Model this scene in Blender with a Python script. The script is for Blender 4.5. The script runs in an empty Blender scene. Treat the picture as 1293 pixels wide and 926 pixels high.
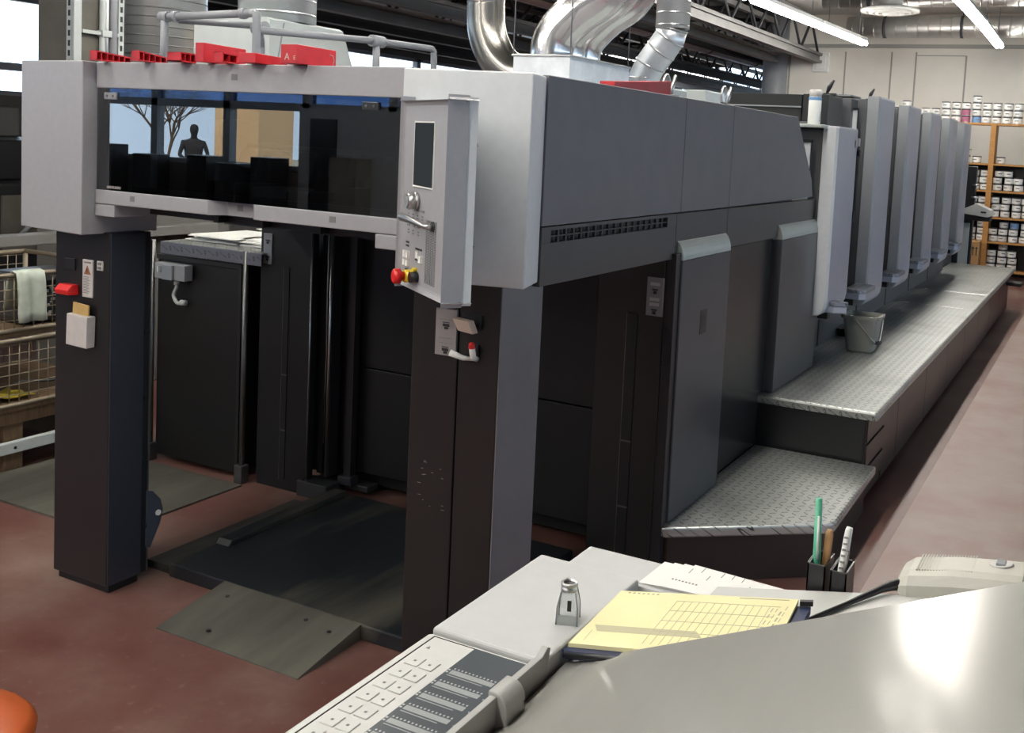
import bpy, bmesh, math, random
from mathutils import Vector, Matrix
random.seed(7)
sc = bpy.context.scene
COL = sc.collection
PI = math.pi

# ------------------------------------------------------------------ camera
F, PX, PY = 1296.67, 752.535, 286.123
YAW, PIT, ROL, HC = math.radians(26.35649), math.radians(4.744815), math.radians(2.952955), 1.75
fw = Vector((-math.sin(YAW)*math.cos(PIT), math.cos(YAW)*math.cos(PIT), -math.sin(PIT)))
r0 = fw.cross(Vector((0, 0, 1))).normalized(); u0 = r0.cross(fw)
RR = math.cos(ROL)*r0 + math.sin(ROL)*u0
UU = -math.sin(ROL)*r0 + math.cos(ROL)*u0
cd = bpy.data.cameras.new('camera'); cam = bpy.data.objects.new('camera', cd); COL.objects.link(cam)
cam.matrix_world = Matrix(((RR.x, UU.x, -fw.x, 0), (RR.y, UU.y, -fw.y, 0), (RR.z, UU.z, -fw.z, HC), (0, 0, 0, 1)))
cd.sensor_width = 36; cd.lens = F/1293*36
cd.shift_x = (646.5-PX)/1293; cd.shift_y = (PY-463)/1293
cd.clip_start = .05; cd.clip_end = 200
sc.camera = cam
sc.view_settings.view_transform = 'Standard'; sc.view_settings.look = 'None'
sc.view_settings.gamma = 1; sc.view_settings.use_curve_mapping = False
sc.view_settings.exposure = 0.0

# ------------------------------------------------------------------ materials
MATS = {}
def mat(name, col, rough=.5, metal=0, var=.0, scale=6, bump=0, bscale=60, spec=.5, col2=None, coat=0, stretch=None, ramp=(.35, .68)):
    m = bpy.data.materials.new(name); m.use_nodes = True; MATS[name] = m
    nt = m.node_tree; b = nt.nodes['Principled BSDF']; N = nt.nodes.new; L = nt.links.new
    b.inputs['Roughness'].default_value = rough; b.inputs['Metallic'].default_value = metal
    b.inputs['Specular IOR Level'].default_value = spec
    b.inputs['Coat Weight'].default_value = coat
    c = (*col, 1); b.inputs['Base Color'].default_value = c
    tc = N('ShaderNodeTexCoord'); src = tc.outputs['Object']
    if stretch:
        mp = N('ShaderNodeMapping'); mp.inputs['Scale'].default_value = stretch; L(src, mp.inputs['Vector']); src = mp.outputs['Vector']
    if var or col2:
        n = N('ShaderNodeTexNoise'); n.inputs['Scale'].default_value = scale; n.inputs['Detail'].default_value = 6; n.inputs['Roughness'].default_value = .6
        L(src, n.inputs['Vector'])
        r = N('ShaderNodeValToRGB'); L(n.outputs['Fac'], r.inputs['Fac'])
        a = tuple(max(0, v*(1-var)) for v in col); d = col2 or tuple(min(1, v*(1+var)) for v in col)
        r.color_ramp.elements[0].position, r.color_ramp.elements[1].position = ramp
        r.color_ramp.elements[0].color = (*a, 1); r.color_ramp.elements[1].color = (*d, 1)
        L(r.outputs['Color'], b.inputs['Base Color'])
    if bump:
        n2 = N('ShaderNodeTexNoise'); n2.inputs['Scale'].default_value = bscale; n2.inputs['Detail'].default_value = 4
        L(src, n2.inputs['Vector'])
        bp = N('ShaderNodeBump'); bp.inputs['Strength'].default_value = bump; bp.inputs['Distance'].default_value = .01
        L(n2.outputs['Fac'], bp.inputs['Height']); L(bp.outputs['Normal'], b.inputs['Normal'])
    return m
def emit(name, col, s):
    m = bpy.data.materials.new(name); m.use_nodes = True; MATS[name] = m
    nt = m.node_tree; nt.nodes.remove(nt.nodes['Principled BSDF'])
    e = nt.nodes.new('ShaderNodeEmission'); e.inputs['Color'].default_value = (*col, 1); e.inputs['Strength'].default_value = s
    nt.links.new(e.outputs[0], nt.nodes['Material Output'].inputs['Surface'])
    return m
def pane(name, tint, refl, rough=0.0, ior=1.5):
    m = bpy.data.materials.new(name); m.use_nodes = True; MATS[name] = m
    nt = m.node_tree; nt.nodes.remove(nt.nodes['Principled BSDF']); N = nt.nodes.new; L = nt.links.new
    t = N('ShaderNodeBsdfTransparent'); t.inputs['Color'].default_value = (*tint, 1)
    g = N('ShaderNodeBsdfGlossy'); g.inputs['Color'].default_value = (1, 1, 1, 1); g.inputs['Roughness'].default_value = rough
    f = N('ShaderNodeFresnel'); gm = N('ShaderNodeNewGeometry'); mr = N('ShaderNodeMapRange'); L(gm.outputs['Backfacing'], mr.inputs[0]); mr.inputs[3].default_value = ior; mr.inputs[4].default_value = 1/ior; L(mr.outputs[0], f.inputs['IOR'])
    mu = N('ShaderNodeMath'); mu.operation = 'MULTIPLY'; mu.inputs[1].default_value = refl; L(f.outputs[0], mu.inputs[0])
    mx = N('ShaderNodeMixShader'); L(mu.outputs[0], mx.inputs[0]); L(t.outputs[0], mx.inputs[1]); L(g.outputs[0], mx.inputs[2])
    L(mx.outputs[0], nt.nodes['Material Output'].inputs['Surface'])
    return m
def tread(name, col, dark, rough=.4, a=.040):
    """steel plate with raised slanted bars alternating in direction"""
    m = mat(name, col, rough, .75); nt = m.node_tree; b = nt.nodes['Principled BSDF']; N = nt.nodes.new; L = nt.links.new
    def M(op, x, y=None):
        n = N('ShaderNodeMath'); n.operation = op
        for i, v in enumerate((x, y)):
            if v is None: continue
            if isinstance(v, (int, float)): n.inputs[i].default_value = v
            else: L(v, n.inputs[i])
        return n.outputs[0]
    g = N('ShaderNodeNewGeometry'); s = N('ShaderNodeSeparateXYZ'); L(g.outputs['Position'], s.inputs[0])
    u = M('DIVIDE', M('ADD', s.outputs[0], s.outputs[2]), a); v = M('DIVIDE', M('ADD', s.outputs[1], s.outputs[2]), a)
    par = M('FLOORED_MODULO', M('ADD', M('FLOOR', u), M('FLOOR', v)), 2.0)
    fu = M('SUBTRACT', M('FRACT', u), .5); fv = M('SUBTRACT', M('FRACT', v), .5)
    p = M('ADD', fu, fv); q = M('SUBTRACT', fu, fv)
    sg = M('SUBTRACT', M('MULTIPLY', par, 2.0), 1.0)
    d1 = M('MULTIPLY', M('ADD', M('ADD', p, q), M('MULTIPLY', sg, M('SUBTRACT', p, q))), .5)
    d2 = M('MULTIPLY', M('SUBTRACT', M('ADD', p, q), M('MULTIPLY', sg, M('SUBTRACT', p, q))), .5)
    e = M('ADD', M('POWER', M('DIVIDE', d1, .32), 2.0), M('POWER', M('DIVIDE', d2, .10), 2.0))
    mr = N('ShaderNodeMapRange'); mr.interpolation_type = 'SMOOTHSTEP'; L(e, mr.inputs[0])
    mr.inputs[1].default_value = 1.3; mr.inputs[2].default_value = .3; mr.inputs[3].default_value = 0; mr.inputs[4].default_value = 1
    bp = N('ShaderNodeBump'); bp.inputs['Strength'].default_value = 1; bp.inputs['Distance'].default_value = .004
    L(mr.outputs[0], bp.inputs['Height']); L(bp.outputs['Normal'], b.inputs['Normal'])
    # darker rings round the bars and darker noise blotches
    ns = N('ShaderNodeTexNoise'); ns.inputs['Scale'].default_value = 3; ns.inputs['Detail'].default_value = 8; L(g.outputs['Position'], ns.inputs['Vector'])
    rg = N('ShaderNodeMapRange'); L(e, rg.inputs[0]); rg.inputs[1].default_value = .5; rg.inputs[2].default_value = 1.3; rg.inputs[3].default_value = 0; rg.inputs[4].default_value = 1
    rg2 = N('ShaderNodeMapRange'); L(e, rg2.inputs[0]); rg2.inputs[1].default_value = 2.2; rg2.inputs[2].default_value = 3.6; rg2.inputs[3].default_value = 1; rg2.inputs[4].default_value = 0
    ring = M('MULTIPLY', M('MULTIPLY', rg.outputs[0], rg2.outputs[0]), .95)
    mn = N('ShaderNodeMapRange'); L(ns.outputs['Fac'], mn.inputs[0]); mn.inputs[1].default_value = .5; mn.inputs[2].default_value = .8; mn.inputs[3].default_value = 0; mn.inputs[4].default_value = .45
    fac = M('MAXIMUM', ring, mn.outputs[0])
    mx = N('ShaderNodeMix'); mx.data_type = 'RGBA'; L(fac, mx.inputs[0]); mx.inputs[6].default_value = (*col, 1); mx.inputs[7].default_value = (*dark, 1)
    L(mx.outputs[2], b.inputs['Base Color'])
    return m

mat('light_cover', (.335, .332, .35), .42, 0, .03, 40, .02, 300)
mat('bluish_cover', (.52, .55, .63), .30, .3, .03, 30)  # blue of sky-like reflections put into the base colour
mat('pale_cover', (.68, .70, .71), .45, 0, .03, 30)
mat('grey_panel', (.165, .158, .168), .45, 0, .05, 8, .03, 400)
mat('mid_panel', (.066, .060, .056), .42, 0, .06, 8, .03, 400)
mat('gloss_panel', (.022, .023, .024), .27, .0, .05, 5)
mat('silver_panel', (.098, .101, .113), .32, .4, .05, 5)
mat('silver_cap', (.44, .48, .46), .38, .4, .04, 20)
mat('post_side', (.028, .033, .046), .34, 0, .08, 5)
mat('skirt_floor_tint', (.030, .0195, .017), .34, 0, .12, 5)  # brown tint of the red floor's reflection put into the base colour
mat('bracket_blue', (.055, .065, .09), .4)
mat('post_paint', (.012, .0108, .0112), .34, 0, .12, 5, .03, 300)
mat('black_panel', (.004, .0042, .005), .5, 0, .1, 4)
mat('dark_body', (.03, .031, .035), .45, 0, .08, 6)
mat('unit_body', (.10, .105, .115), .45, 0, .06, 6)
mat('black', (.006, .006, .007), .45)
mat('black_plastic', (.015, .015, .017), .35)
mat('steel', (.55, .55, .54), .3, 1, .06, 12)
mat('dark_steel', (.16, .16, .16), .4, .9, .1, 12)
mat('galvanised', (.74, .78, .82), .36, .7, .08, 9)
mat('chrome_duct', (.86, .86, .86), .2, 1, .05, 9)
mat('flex_duct', (.30, .29, .27), .27, 1, .08, 9)
mat('zinc_box', (.76, .80, .84), .45, .4, .12, 8)
mat('rail_grey', (.26, .27, .29), .42, 0, .05, 12)
mat('pale_metal', (.52, .56, .55), .5, 0, .04, 8)
mat('red_plastic', (.50, .018, .026), .38, 0, .12, 18)
mat('red_button', (.70, .02, .02), .3)
mat('yellow_plastic', (.85, .62, .03), .35)
mat('paper_white', (.83, .83, .80), .8, 0, .03, 12)
mat('paper_yellow', (.80, .745, .43), .8, 0, .03, 12)
mat('paper_line', (.42, .40, .27), .8)
mat('paper_band', (.50, .47, .30), .8)
mat('envelope', (.50, .33, .12), .8, 0, .08, 20)
mat('label_grey', (.27, .25, .25), .5, 0, .05, 30)
mat('label_light', (.55, .52, .50), .5, 0, .05, 30)
mat('print_black', (.015, .015, .015), .6)
mat('print_grey', (.18, .18, .18), .6)
mat('warn_brown', (.28, .10, .05), .6)
mat('beige_flap', (.55, .42, .34), .55)
mat('console_grey', (.50, .51, .51), .45, 0, .02, 30)
mat('rail_pale', (.38, .38, .365), .4, 0, .03, 20)
mat('console_white', (.56, .56, .54), .42, 0, .02, 30)
mat('table_metal', (.44, .43, .405), .135, .35, .05, 3, .02, 900, stretch=(1, .12, 1))
mat('display_dark', (.045, .056, .066), .28)
mat('blue_file', (.02, .03, .085), .3)
mat('phone_grey', (.50, .49, .43), .45, 0, .03, 20)
mat('green_plastic', (.10, .42, .27), .35)
mat('wood_light', (.50, .27, .12), .6, 0, .15, 20)
mat('shelf_wood', (.46, .22, .062), .6, 0, .15, 9, stretch=(1, 8, 8))
mat('cardboard', (.42, .24, .10), .8, 0, .08, 14)
mat('pallet_wood', (.24, .155, .085), .8, 0, .2, 9, stretch=(1, 8, 1))
mat('wall_white', (.88, .84, .765), .8, 0, .03, 2)
mat('wall_seam', (.40, .39, .36), .8)
mat('wall_dark', (.12, .115, .11), .8, 0, .1, 2)
mat('ceiling_dark', (.06, .058, .056), .85, 0, .15, 2)
mat('soffit_grey', (.6, .59, .56), .8, 0, .06, 2)
mat('beam_dark', (.030, .031, .037), .7, 0, .1, 4)
mat('beam_light', (.17, .165, .16), .6, 0, .1, 4)
mat('frame_grey', (.22, .24, .27), .5)
mat('concrete', (.13, .122, .105), .8, 0, .1, 5, .05, 60)
mat('bucket_grey', (.29, .29, .26), .45, 0, .06, 12)
mat('ramp_grey', (.085, .082, .07), .5, .1, .2, 5, .03, 200, stretch=(1, .25, 1), col2=(.14, .135, .11))
mat('pallet_plate', (.022, .027, .034), .42, .1, .4, 4.0, .04, 100, stretch=(1.0, .16, 1), col2=(.115, .108, .085), ramp=(.50, .74))
mat('cloth_green', (.56, .62, .53), .85, 0, .08, 20)
mat('bag_dark', (.03, .032, .036), .35, 0, .2, 9)
mat('wire', (.32, .27, .20), .5, .6)
mat('yellow_sheet', (.50, .38, .03), .5, 0, .2, 9)
mat('orange_plastic', (.42, .085, .02), .35, 0, .06, 6)
mat('tin', (.42, .42, .42), .35, .8)
mat('can_label', (.80, .80, .77), .6, 0, .04, 20)
mat('can_lid', (.03, .03, .032), .4)
mat('can_magenta', (.42, .12, .22), .5)
mat('can_blue', (.16, .32, .58), .5)
mat('skin', (.40, .24, .17), .6)
mat('clothes_dark', (.02, .02, .025), .8)
mat('bark', (.10, .065, .04), .9, 0, .2, 9)
mat('sand_wall', (.66, .46, .27), .85, 0, .08, 1)
mat('ground_out', (.34, .30, .24), .9, 0, .1, 1)
tread('tread_plate', (.47, .485, .465), (.07, .07, .062), .36)
tread('tread_mid', (.34, .36, .40), (.10, .10, .105), .4)
tread('tread_dark', (.20, .205, .24), (.07, .07, .08), .45)
mat('grey_cover', (.33, .345, .36), .42, 0, .03, 30)
emit('tube_light', (1.0, .96, .885), 48)
pane('tinted_glass', (.40, .43, .45), 3.2)
pane('clear_plastic', (.88, .90, .90), 3.0, .05)
pane('blue_glass', (.26, .37, .56), 1.0)
pane('window_glass', (.93, .96, .98), 1.0)
emit('panel_screen', (.10, .115, .125), .35)
emit('tube_soft', (1.0, .965, .90), 15)

# red floor with pale worn tracks and patches
def floor_mat():
    m = mat('floor_red', (.16, .07, .055), .36); nt = m.node_tree; b = nt.nodes['Principled BSDF']; N = nt.nodes.new; L = nt.links.new
    g = N('ShaderNodeNewGeometry')
    n1 = N('ShaderNodeTexNoise'); n1.inputs['Scale'].default_value = 1.25; n1.inputs['Detail'].default_value = 9; n1.inputs['Roughness'].default_value = .62; L(g.outputs['Position'], n1.inputs['Vector'])
    r = N('ShaderNodeValToRGB'); L(n1.outputs['Fac'], r.inputs['Fac']); e = r.color_ramp.elements
    e[0].position = .36; e[0].color = (.115, .036, .030, 1); e[1].position = .66; e[1].color = (.235, .155, .128, 1)
    k = e.new(.5); k.color = (.158, .075, .062, 1)
    n2 = N('ShaderNodeTexNoise'); n2.inputs['Scale'].default_value = 28; n2.inputs['Detail'].default_value = 6; L(g.outputs['Position'], n2.inputs['Vector'])
    mr = N('ShaderNodeMapRange'); L(n2.outputs['Fac'], mr.inputs[0]); mr.inputs[1].default_value = .62; mr.inputs[2].default_value = .78; mr.inputs[3].default_value = 0; mr.inputs[4].default_value = .35
    mx = N('ShaderNodeMix'); mx.data_type = 'RGBA'; L(mr.outputs[0], mx.inputs[0]); L(r.outputs[0], mx.inputs[6]); mx.inputs[7].default_value = (.30, .22, .19, 1)
    L(mx.outputs[2], b.inputs['Base Color'])
    rr = N('ShaderNodeMapRange'); L(n1.outputs['Fac'], rr.inputs[0]); rr.inputs[3].default_value = .28; rr.inputs[4].default_value = .5; L(rr.outputs[0], b.inputs['Roughness'])
    bp = N('ShaderNodeBump'); bp.inputs['Strength'].default_value = .06; bp.inputs['Distance'].default_value = .01; L(n2.outputs['Fac'], bp.inputs['Height']); L(bp.outputs['Normal'], b.inputs['Normal'])
floor_mat()
mat('runner_pale', (.42, .345, .31), .5, 0, .0, 1.5, .12, 22, col2=(.36, .22, .19))
def spiral(m, axis, pitch):
    """lock-seam ridges of a spiral duct"""
    nt = m.node_tree; b = nt.nodes['Principled BSDF']; N = nt.nodes.new; L = nt.links.new
    g = N('ShaderNodeNewGeometry'); s = N('ShaderNodeSeparateXYZ'); L(g.outputs['Position'], s.inputs[0])
    d = N('ShaderNodeMath'); d.operation = 'DIVIDE'; L(s.outputs[axis], d.inputs[0]); d.inputs[1].default_value = pitch
    f = N('ShaderNodeMath'); f.operation = 'FRACT'; L(d.outputs[0], f.inputs[0])
    r = N('ShaderNodeValToRGB'); L(f.outputs[0], r.inputs[0]); e = r.color_ramp.elements
    e[0].position = 0; e[0].color = (0, 0, 0, 1); e[1].position = .16; e[1].color = (0, 0, 0, 1); k = e.new(.08); k.color = (1, 1, 1, 1)
    bp = N('ShaderNodeBump'); bp.inputs['Strength'].default_value = .8; bp.inputs['Distance'].default_value = .012; L(r.outputs[0], bp.inputs['Height']); L(bp.outputs['Normal'], b.inputs['Normal'])
spiral(mat('spiral_up', (.80, .84, .86), .30, .8, .05, 5), 2, .062)
spiral(mat('spiral_across', (.55, .54, .52), .4, .8, .06, 5), 0, .16)

# ------------------------------------------------------------------ mesh helpers
OFF = {}
class MB:
    def __init__(s): s.bm = bmesh.new(); s.mi = 0
    def _new(s, fs, smooth=False):
        for f in fs: f.material_index = s.mi; f.smooth = smooth
    def box(s, x0, x1, y0, y1, z0, z1, bev=0, rot=None, seg=2):
        r = bmesh.ops.create_cube(s.bm, size=1)['verts']
        c = Vector(((x0+x1)/2, (y0+y1)/2, (z0+z1)/2)); d = (abs(x1-x0), abs(y1-y0), abs(z1-z0))
        for v in r:
            p = Vector((v.co.x*d[0], v.co.y*d[1], v.co.z*d[2]))
            v.co = c + (rot @ p if rot else p)
        fs = list({f for v in r for f in v.link_faces}); s._new(fs)
        if bev:
            es = list({e for f in fs for e in f.edges})
            q = bmesh.ops.bevel(s.bm, geom=es, offset=min(bev, min(d)*.45), segments=seg, affect='EDGES', profile=.5)
            s._new(q['faces'], False)
        return s
    def prism(s, pts, a0, a1, axis='z', bev=0):
        """pts: 2-D outline extruded along axis from a0 to a1"""
        def mk(p, a):
            return {'z': (p[0], p[1], a), 'x': (a, p[0], p[1]), 'y': (p[0], a, p[1])}[axis]
        A = [s.bm.verts.new(mk(p, a0)) for p in pts]; B = [s.bm.verts.new(mk(p, a1)) for p in pts]
        n = len(pts); fs = [s.bm.faces.new(A[::-1]), s.bm.faces.new(B)]
        for i in range(n): fs.append(s.bm.faces.new((A[i], A[(i+1) % n], B[(i+1) % n], B[i])))
        s._new(fs); bmesh.ops.recalc_face_normals(s.bm, faces=fs)
        if bev:
            es = list({e for f in fs for e in f.edges})
            q = bmesh.ops.bevel(s.bm, geom=es, offset=bev, segments=2, affect='EDGES', profile=.5); s._new(q['faces'])
        return s
    def loft(s, rings, caps=True, smooth=True):
        R = [[s.bm.verts.new(p) for p in r] for r in rings]; n = len(R[0]); fs = []
        for i in range(len(R)-1):
            for j in range(n): fs.append(s.bm.faces.new((R[i][j], R[i][(j+1) % n], R[i+1][(j+1) % n], R[i+1][j])))
        s._new(fs, smooth)
        if caps:
            cf = [s.bm.faces.new(R[0][::-1]), s.bm.faces.new(R[-1])]; s._new(cf); fs += cf
        bmesh.ops.recalc_face_normals(s.bm, faces=fs)
        return s
    def tube(s, pts, r, n=12, caps=True, radii=None, smooth_path=0):
        P = [Vector(p) for p in pts]
        if smooth_path:
            Q = []
            for i in range(len(P)-1):
                a, b, c, d = P[max(i-1, 0)], P[i], P[i+1], P[min(i+2, len(P)-1)]
                for k in range(smooth_path):
                    t = k/smooth_path
                    Q.append(.5*((2*b)+(-a+c)*t+(2*a-5*b+4*c-d)*t*t+(-a+3*b-3*c+d)*t**3))
            Q.append(P[-1]); P = Q
        rings = []; up = None
        for i, p in enumerate(P):
            t = (P[min(i+1, len(P)-1)]-P[max(i-1, 0)]).normalized()
            if up is None:
                up = t.orthogonal().normalized()
            else:
                up = (up - t*up.dot(t)).normalized()
            w = t.cross(up); rad = radii[i] if radii else r
            rings.append([p + (math.cos(2*PI*k/n)*up + math.sin(2*PI*k/n)*w)*rad for k in range(n)])
        return s.loft(rings, caps)
    def cyl(s, p0, p1, r, n=16, r1=None):
        return s.tube([p0, p1], r, n, radii=[r, r if r1 is None else r1])
    def lathe(s, prof, c, n=20, smooth=True, caps=True):
        rings = [[(c[0]+r*math.cos(2*PI*k/n), c[1]+r*math.sin(2*PI*k/n), c[2]+z) for k in range(n)] for r, z in prof]
        return s.loft(rings, caps, smooth)
    def quad(s, *p):
        f = s.bm.faces.new([s.bm.verts.new(q) for q in p]); s._new([f]); return s
    def xf(s, M):
        bmesh.ops.transform(s.bm, matrix=M, verts=s.bm.verts); return s
    def build(s, name, m, parent=None, label=None, cat=None, group=None, kind=None, origin=None, local=False):
        me = bpy.data.meshes.new(name)
        ms = m if isinstance(m, (list, tuple)) else [m]
        for k in ms: me.materials.append(MATS[k])
        o = bpy.data.objects.new(name, me); COL.objects.link(o)
        if parent:
            o.parent = parent; off = OFF[parent.name]
            if local: off = Vector((0, 0, 0))
            OFF[o.name] = off
        else:
            if origin is None:
                vs = [v.co for v in s.bm.verts]
                origin = Vector(((min(v.x for v in vs)+max(v.x for v in vs))/2, (min(v.y for v in vs)+max(v.y for v in vs))/2, min(v.z for v in vs)))
            off = Vector(origin); o.location = off; OFF[o.name] = off
        if not local or not parent:
            for v in s.bm.verts: v.co -= off
        s.bm.to_mesh(me); s.bm.free()
        tag(o, label, cat, group, kind)
        return o
def tag(o, label=None, cat=None, group=None, kind=None):
    for k, v in (('label', label), ('category', cat), ('group', group), ('kind', kind)):
        if v: o[k] = v
    return o
def thing(name, label, cat, loc=(0, 0, 0), group=None):
    o = bpy.data.objects.new(name, None); COL.objects.link(o); o.location = loc; o.empty_display_size = .1
    OFF[o.name] = Vector(loc); return tag(o, label, cat, group)
def B(x0, x1, y0, y1, z0, z1, bev=0): return MB().box(x0, x1, y0, y1, z0, z1, bev)
def struct(name, mb, m): return mb.build(name, m, kind='structure')
def copy_tree(o, parent=None):
    c = o.copy(); COL.objects.link(c)
    if parent: c.parent = parent
    for ch in list(o.children): copy_tree(ch, c)
    return c
def text_mb(txt, size, M, depth=.0005):
    cu = bpy.data.curves.new('t', 'FONT'); cu.body = txt; cu.size = size; cu.align_x = 'CENTER'; cu.align_y = 'CENTER'; cu.extrude = depth
    to = bpy.data.objects.new('t', cu); COL.objects.link(to)
    bpy.context.view_layer.update()
    me = bpy.data.meshes.new_from_object(to.evaluated_get(bpy.context.evaluated_depsgraph_get()))
    mb = MB(); mb.bm.from_mesh(me); mb.xf(M)
    bpy.data.objects.remove(to); bpy.data.curves.remove(cu); bpy.data.meshes.remove(me)
    return mb
def frame(o, x, y):
    """matrix that lays text in the plane spanned by x (reading direction) and y (up) at o"""
    x = Vector(x).normalized(); y = Vector(y).normalized(); z = x.cross(y)
    return Matrix(((x.x, y.x, z.x, o[0]), (x.y, y.y, z.y, o[1]), (x.z, y.z, z.z, o[2]), (0, 0, 0, 1)))


# ================================================================== THE PRESS: delivery end
D = thing('printing_press_delivery', 'grey delivery end of the press with two dark posts and a wide window', 'printing press', (-2.5, 2.6, 0))
# --- posts
mb = MB(); mb.box(-1.83, -1.666, 2.49, 2.73, 0, 1.335, .004); mb.box(-1.662, -1.525, 2.49, 2.73, 0, 1.335, .004)
post_r = mb.build('post', 'post_paint', D)
post_l = B(-3.452, -3.158, 2.49, 2.637, .03, 1.335, .004).build('post', 'post_paint', D)
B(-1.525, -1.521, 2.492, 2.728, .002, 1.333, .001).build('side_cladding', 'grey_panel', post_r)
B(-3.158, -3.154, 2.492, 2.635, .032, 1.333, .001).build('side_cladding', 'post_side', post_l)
mb = MB(); mb.box(-3.44, -3.165, 2.505, 2.63, 0, .03); mb.build('post_foot', 'black', post_l)
mb = MB(); mb.box(-3.20, -3.160, 2.638, 2.664, .03, 1.33)
for z in (.2, .45, .7, .95): mb.box(-3.175, -3.156, 2.642, 2.662, z, z+.015)
mb.build('guide_rail', 'black', post_l)
mb = MB(); mb.box(-3.162, -3.158, 2.664, 2.670, .03, 1.3); mb.build('rail_edge', 'dark_steel', post_l)
# pile stop bracket with bolt
mb = MB(); mb.prism([(2.66, .125), (2.66, .345), (2.69, .335), (2.725, .295), (2.738, .25), (2.725, .20), (2.68, .115)], -3.17, -3.156, 'x', .002)
br = mb.build('stop_bracket', 'bracket_blue', D)
MB().cyl((-3.158, 2.712, .245), (-3.150, 2.712, .245), .011, 14).build('bolt', 'paper_white', br)
# signs on the left post
s = B(-3.298, -3.244, 2.485, 2.491, 1.092, 1.229, .001).build('warning_sign', 'label_light', D, 'pale sign with a warning triangle')
mb = MB(); mb.prism([(-3.289, 1.176), (-3.253, 1.176), (-3.271, 1.208)], 2.4835, 2.4855, 'y'); mb.build('warning_triangle', 'warn_brown', s)
mb = MB(); mb.box(-3.272, -3.270, 2.4825, 2.4836, 1.185, 1.198); mb.box(-3.272, -3.270, 2.4825, 2.4836, 1.180, 1.1825); mb.build('exclamation_mark', 'print_black', s)
mb = MB()
for i in range(11):
    z = 1.165-i*.0058; mb.box(-3.291, -3.291+.039*random.uniform(.6, 1), 2.4838, 2.4852, z, z+.0022)
mb.build('sign_text', 'print_grey', s)
text_mb('CAUTION', .0085, frame((-3.271, 2.4838, 1.219), (1, 0, 0), (0, 0, 1))).build('sign_heading', 'print_grey', s)
s = B(-3.222, -3.192, 2.485, 2.491, 1.196, 1.230, .001).build('small_sign', 'label_light', D)
mb = MB(); mb.box(-3.217, -3.197, 2.483, 2.4855, 1.216, 1.225); mb.box(-3.217, -3.197, 2.483, 2.4855, 1.201, 1.210); mb.build('pictogram', 'print_grey', s)
B(-3.398, -3.340, 2.484, 2.491, 1.183, 1.226, .002).build('sensor_window', 'black', D)
mb = MB(); mb.prism([(2.491, 1.132), (2.465, 1.133), (2.445, 1.114), (2.450, 1.096), (2.491, 1.094)], -3.398, -3.325, 'x', .003)
mb.build('red_push_button', 'red_button', D)
# --- signs and levers on the right post
s = B(-1.742, -1.668, 2.484, 2.491, 1.098, 1.237, .001).build('sign_plate', 'label_grey', D)
mb = MB()
for z in (1.185, 1.112):
    mb.box(-1.716, -1.694, 2.482, 2.485, z, z+.008); mb.box(-1.710, -1.698, 2.482, 2.485, z-.008, z-.001)
    mb.box(-1.716, -1.694, 2.482, 2.485, z+.011, z+.013)
mb.build('pictogram', 'print_black', s)
mb = MB()
for z in (1.205, 1.15, 1.135): mb.box(-1.73, -1.68, 2.483, 2.485, z, z+.0012)
mb.build('sign_outline', 'print_grey', s)
B(-1.648, -1.583, 2.483, 2.4905, 1.19, 1.232).build('recess', 'black', D)
R_ = Matrix.Rotation(math.radians(-38), 3, 'X') @ Matrix.Rotation(math.radians(8), 3, 'Y')
mb = MB(); mb.prism([(-1.656, 1.222), (-1.600, 1.218), (-1.583, 1.183), (-1.634, 1.188)], 2.440, 2.470, 'y', .002); mb.build('tilt_plate', 'beige_flap', D)
B(-1.635, -1.590, 2.483, 2.4905, 1.10, 1.145).build('recess', 'black', D)
mb = MB(); mb.tube([(-1.597, 2.488, 1.103), (-1.597, 2.47, 1.108), (-1.594, 2.455, 1.145)], .009, 12); lv = mb.build('lever', 'paper_white', D)
MB().lathe([(.0, -.001), (.0095, -.001), (.0095, .012), (.006, .016), (0, .0165)], (-1.594, 2.4545, 1.140), 14).build('lever_knob', 'red_button', lv)
mb = MB(); mb.tube([(-1.605, 2.488, 1.100), (-1.63, 2.465, 1.105), (-1.665, 2.45, 1.118)], .009, 12, radii=[.005, .008, .010]); mb.build('lever', 'paper_white', D)
# scuffs
mb = MB()
for k in range(14):
    x = random.uniform(-1.80, -1.70); z = random.uniform(.62, .80); mb.box(x, x+random.uniform(.004, .014), 2.4893, 2.4902, z, z+.0012)
mb.build('scuff_marks', 'label_grey', post_r, kind='stuff')
# --- cross beams
BT = B(-3.19, -1.832, 2.45, 2.60, 1.847, 1.937, .003).build('top_beam', 'light_cover', D)
s = B(-2.548, -2.522, 2.4485, 2.4505, 1.885, 1.905).build('beam_mark', 'print_grey', BT)
BB = MB(); BB.box(-3.19, -2.64, 2.45, 2.53, 1.442, 1.491, .003); BB.box(-2.44, -1.832, 2.45, 2.53, 1.442, 1.491, .003)
BB.prism([(-2.64, 2.45), (-2.60, 2.497), (-2.48, 2.497), (-2.44, 2.45), (-2.44, 2.53), (-2.64, 2.53)], 1.4425, 1.4905, 'z')
bb = BB.build('bottom_beam', 'light_cover', D)
mb = MB()
for x, w in ((-3.0, .02), (-2.545, .024), (-2.115, .024)): 
    y = 2.4955 if -2.6 < x < -2.46 else 2.4485
    mb.box(x-w/2, x+w/2, y, y+.003, 1.460, 1.479)
mb.build('beam_marks', 'print_grey', bb)
B(-3.19, -3.09, 2.45, 2.98, 1.398, 1.440, .003).build('support_arm', 'light_cover', D)
B(-1.95, -1.832, 2.45, 2.55, 1.396, 1.440, .003).build('support_arm', 'light_cover', D)
mb = MB(); mb.box(-3.09, -1.85, 2.60, 2.66, 1.405, 1.44)
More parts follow.
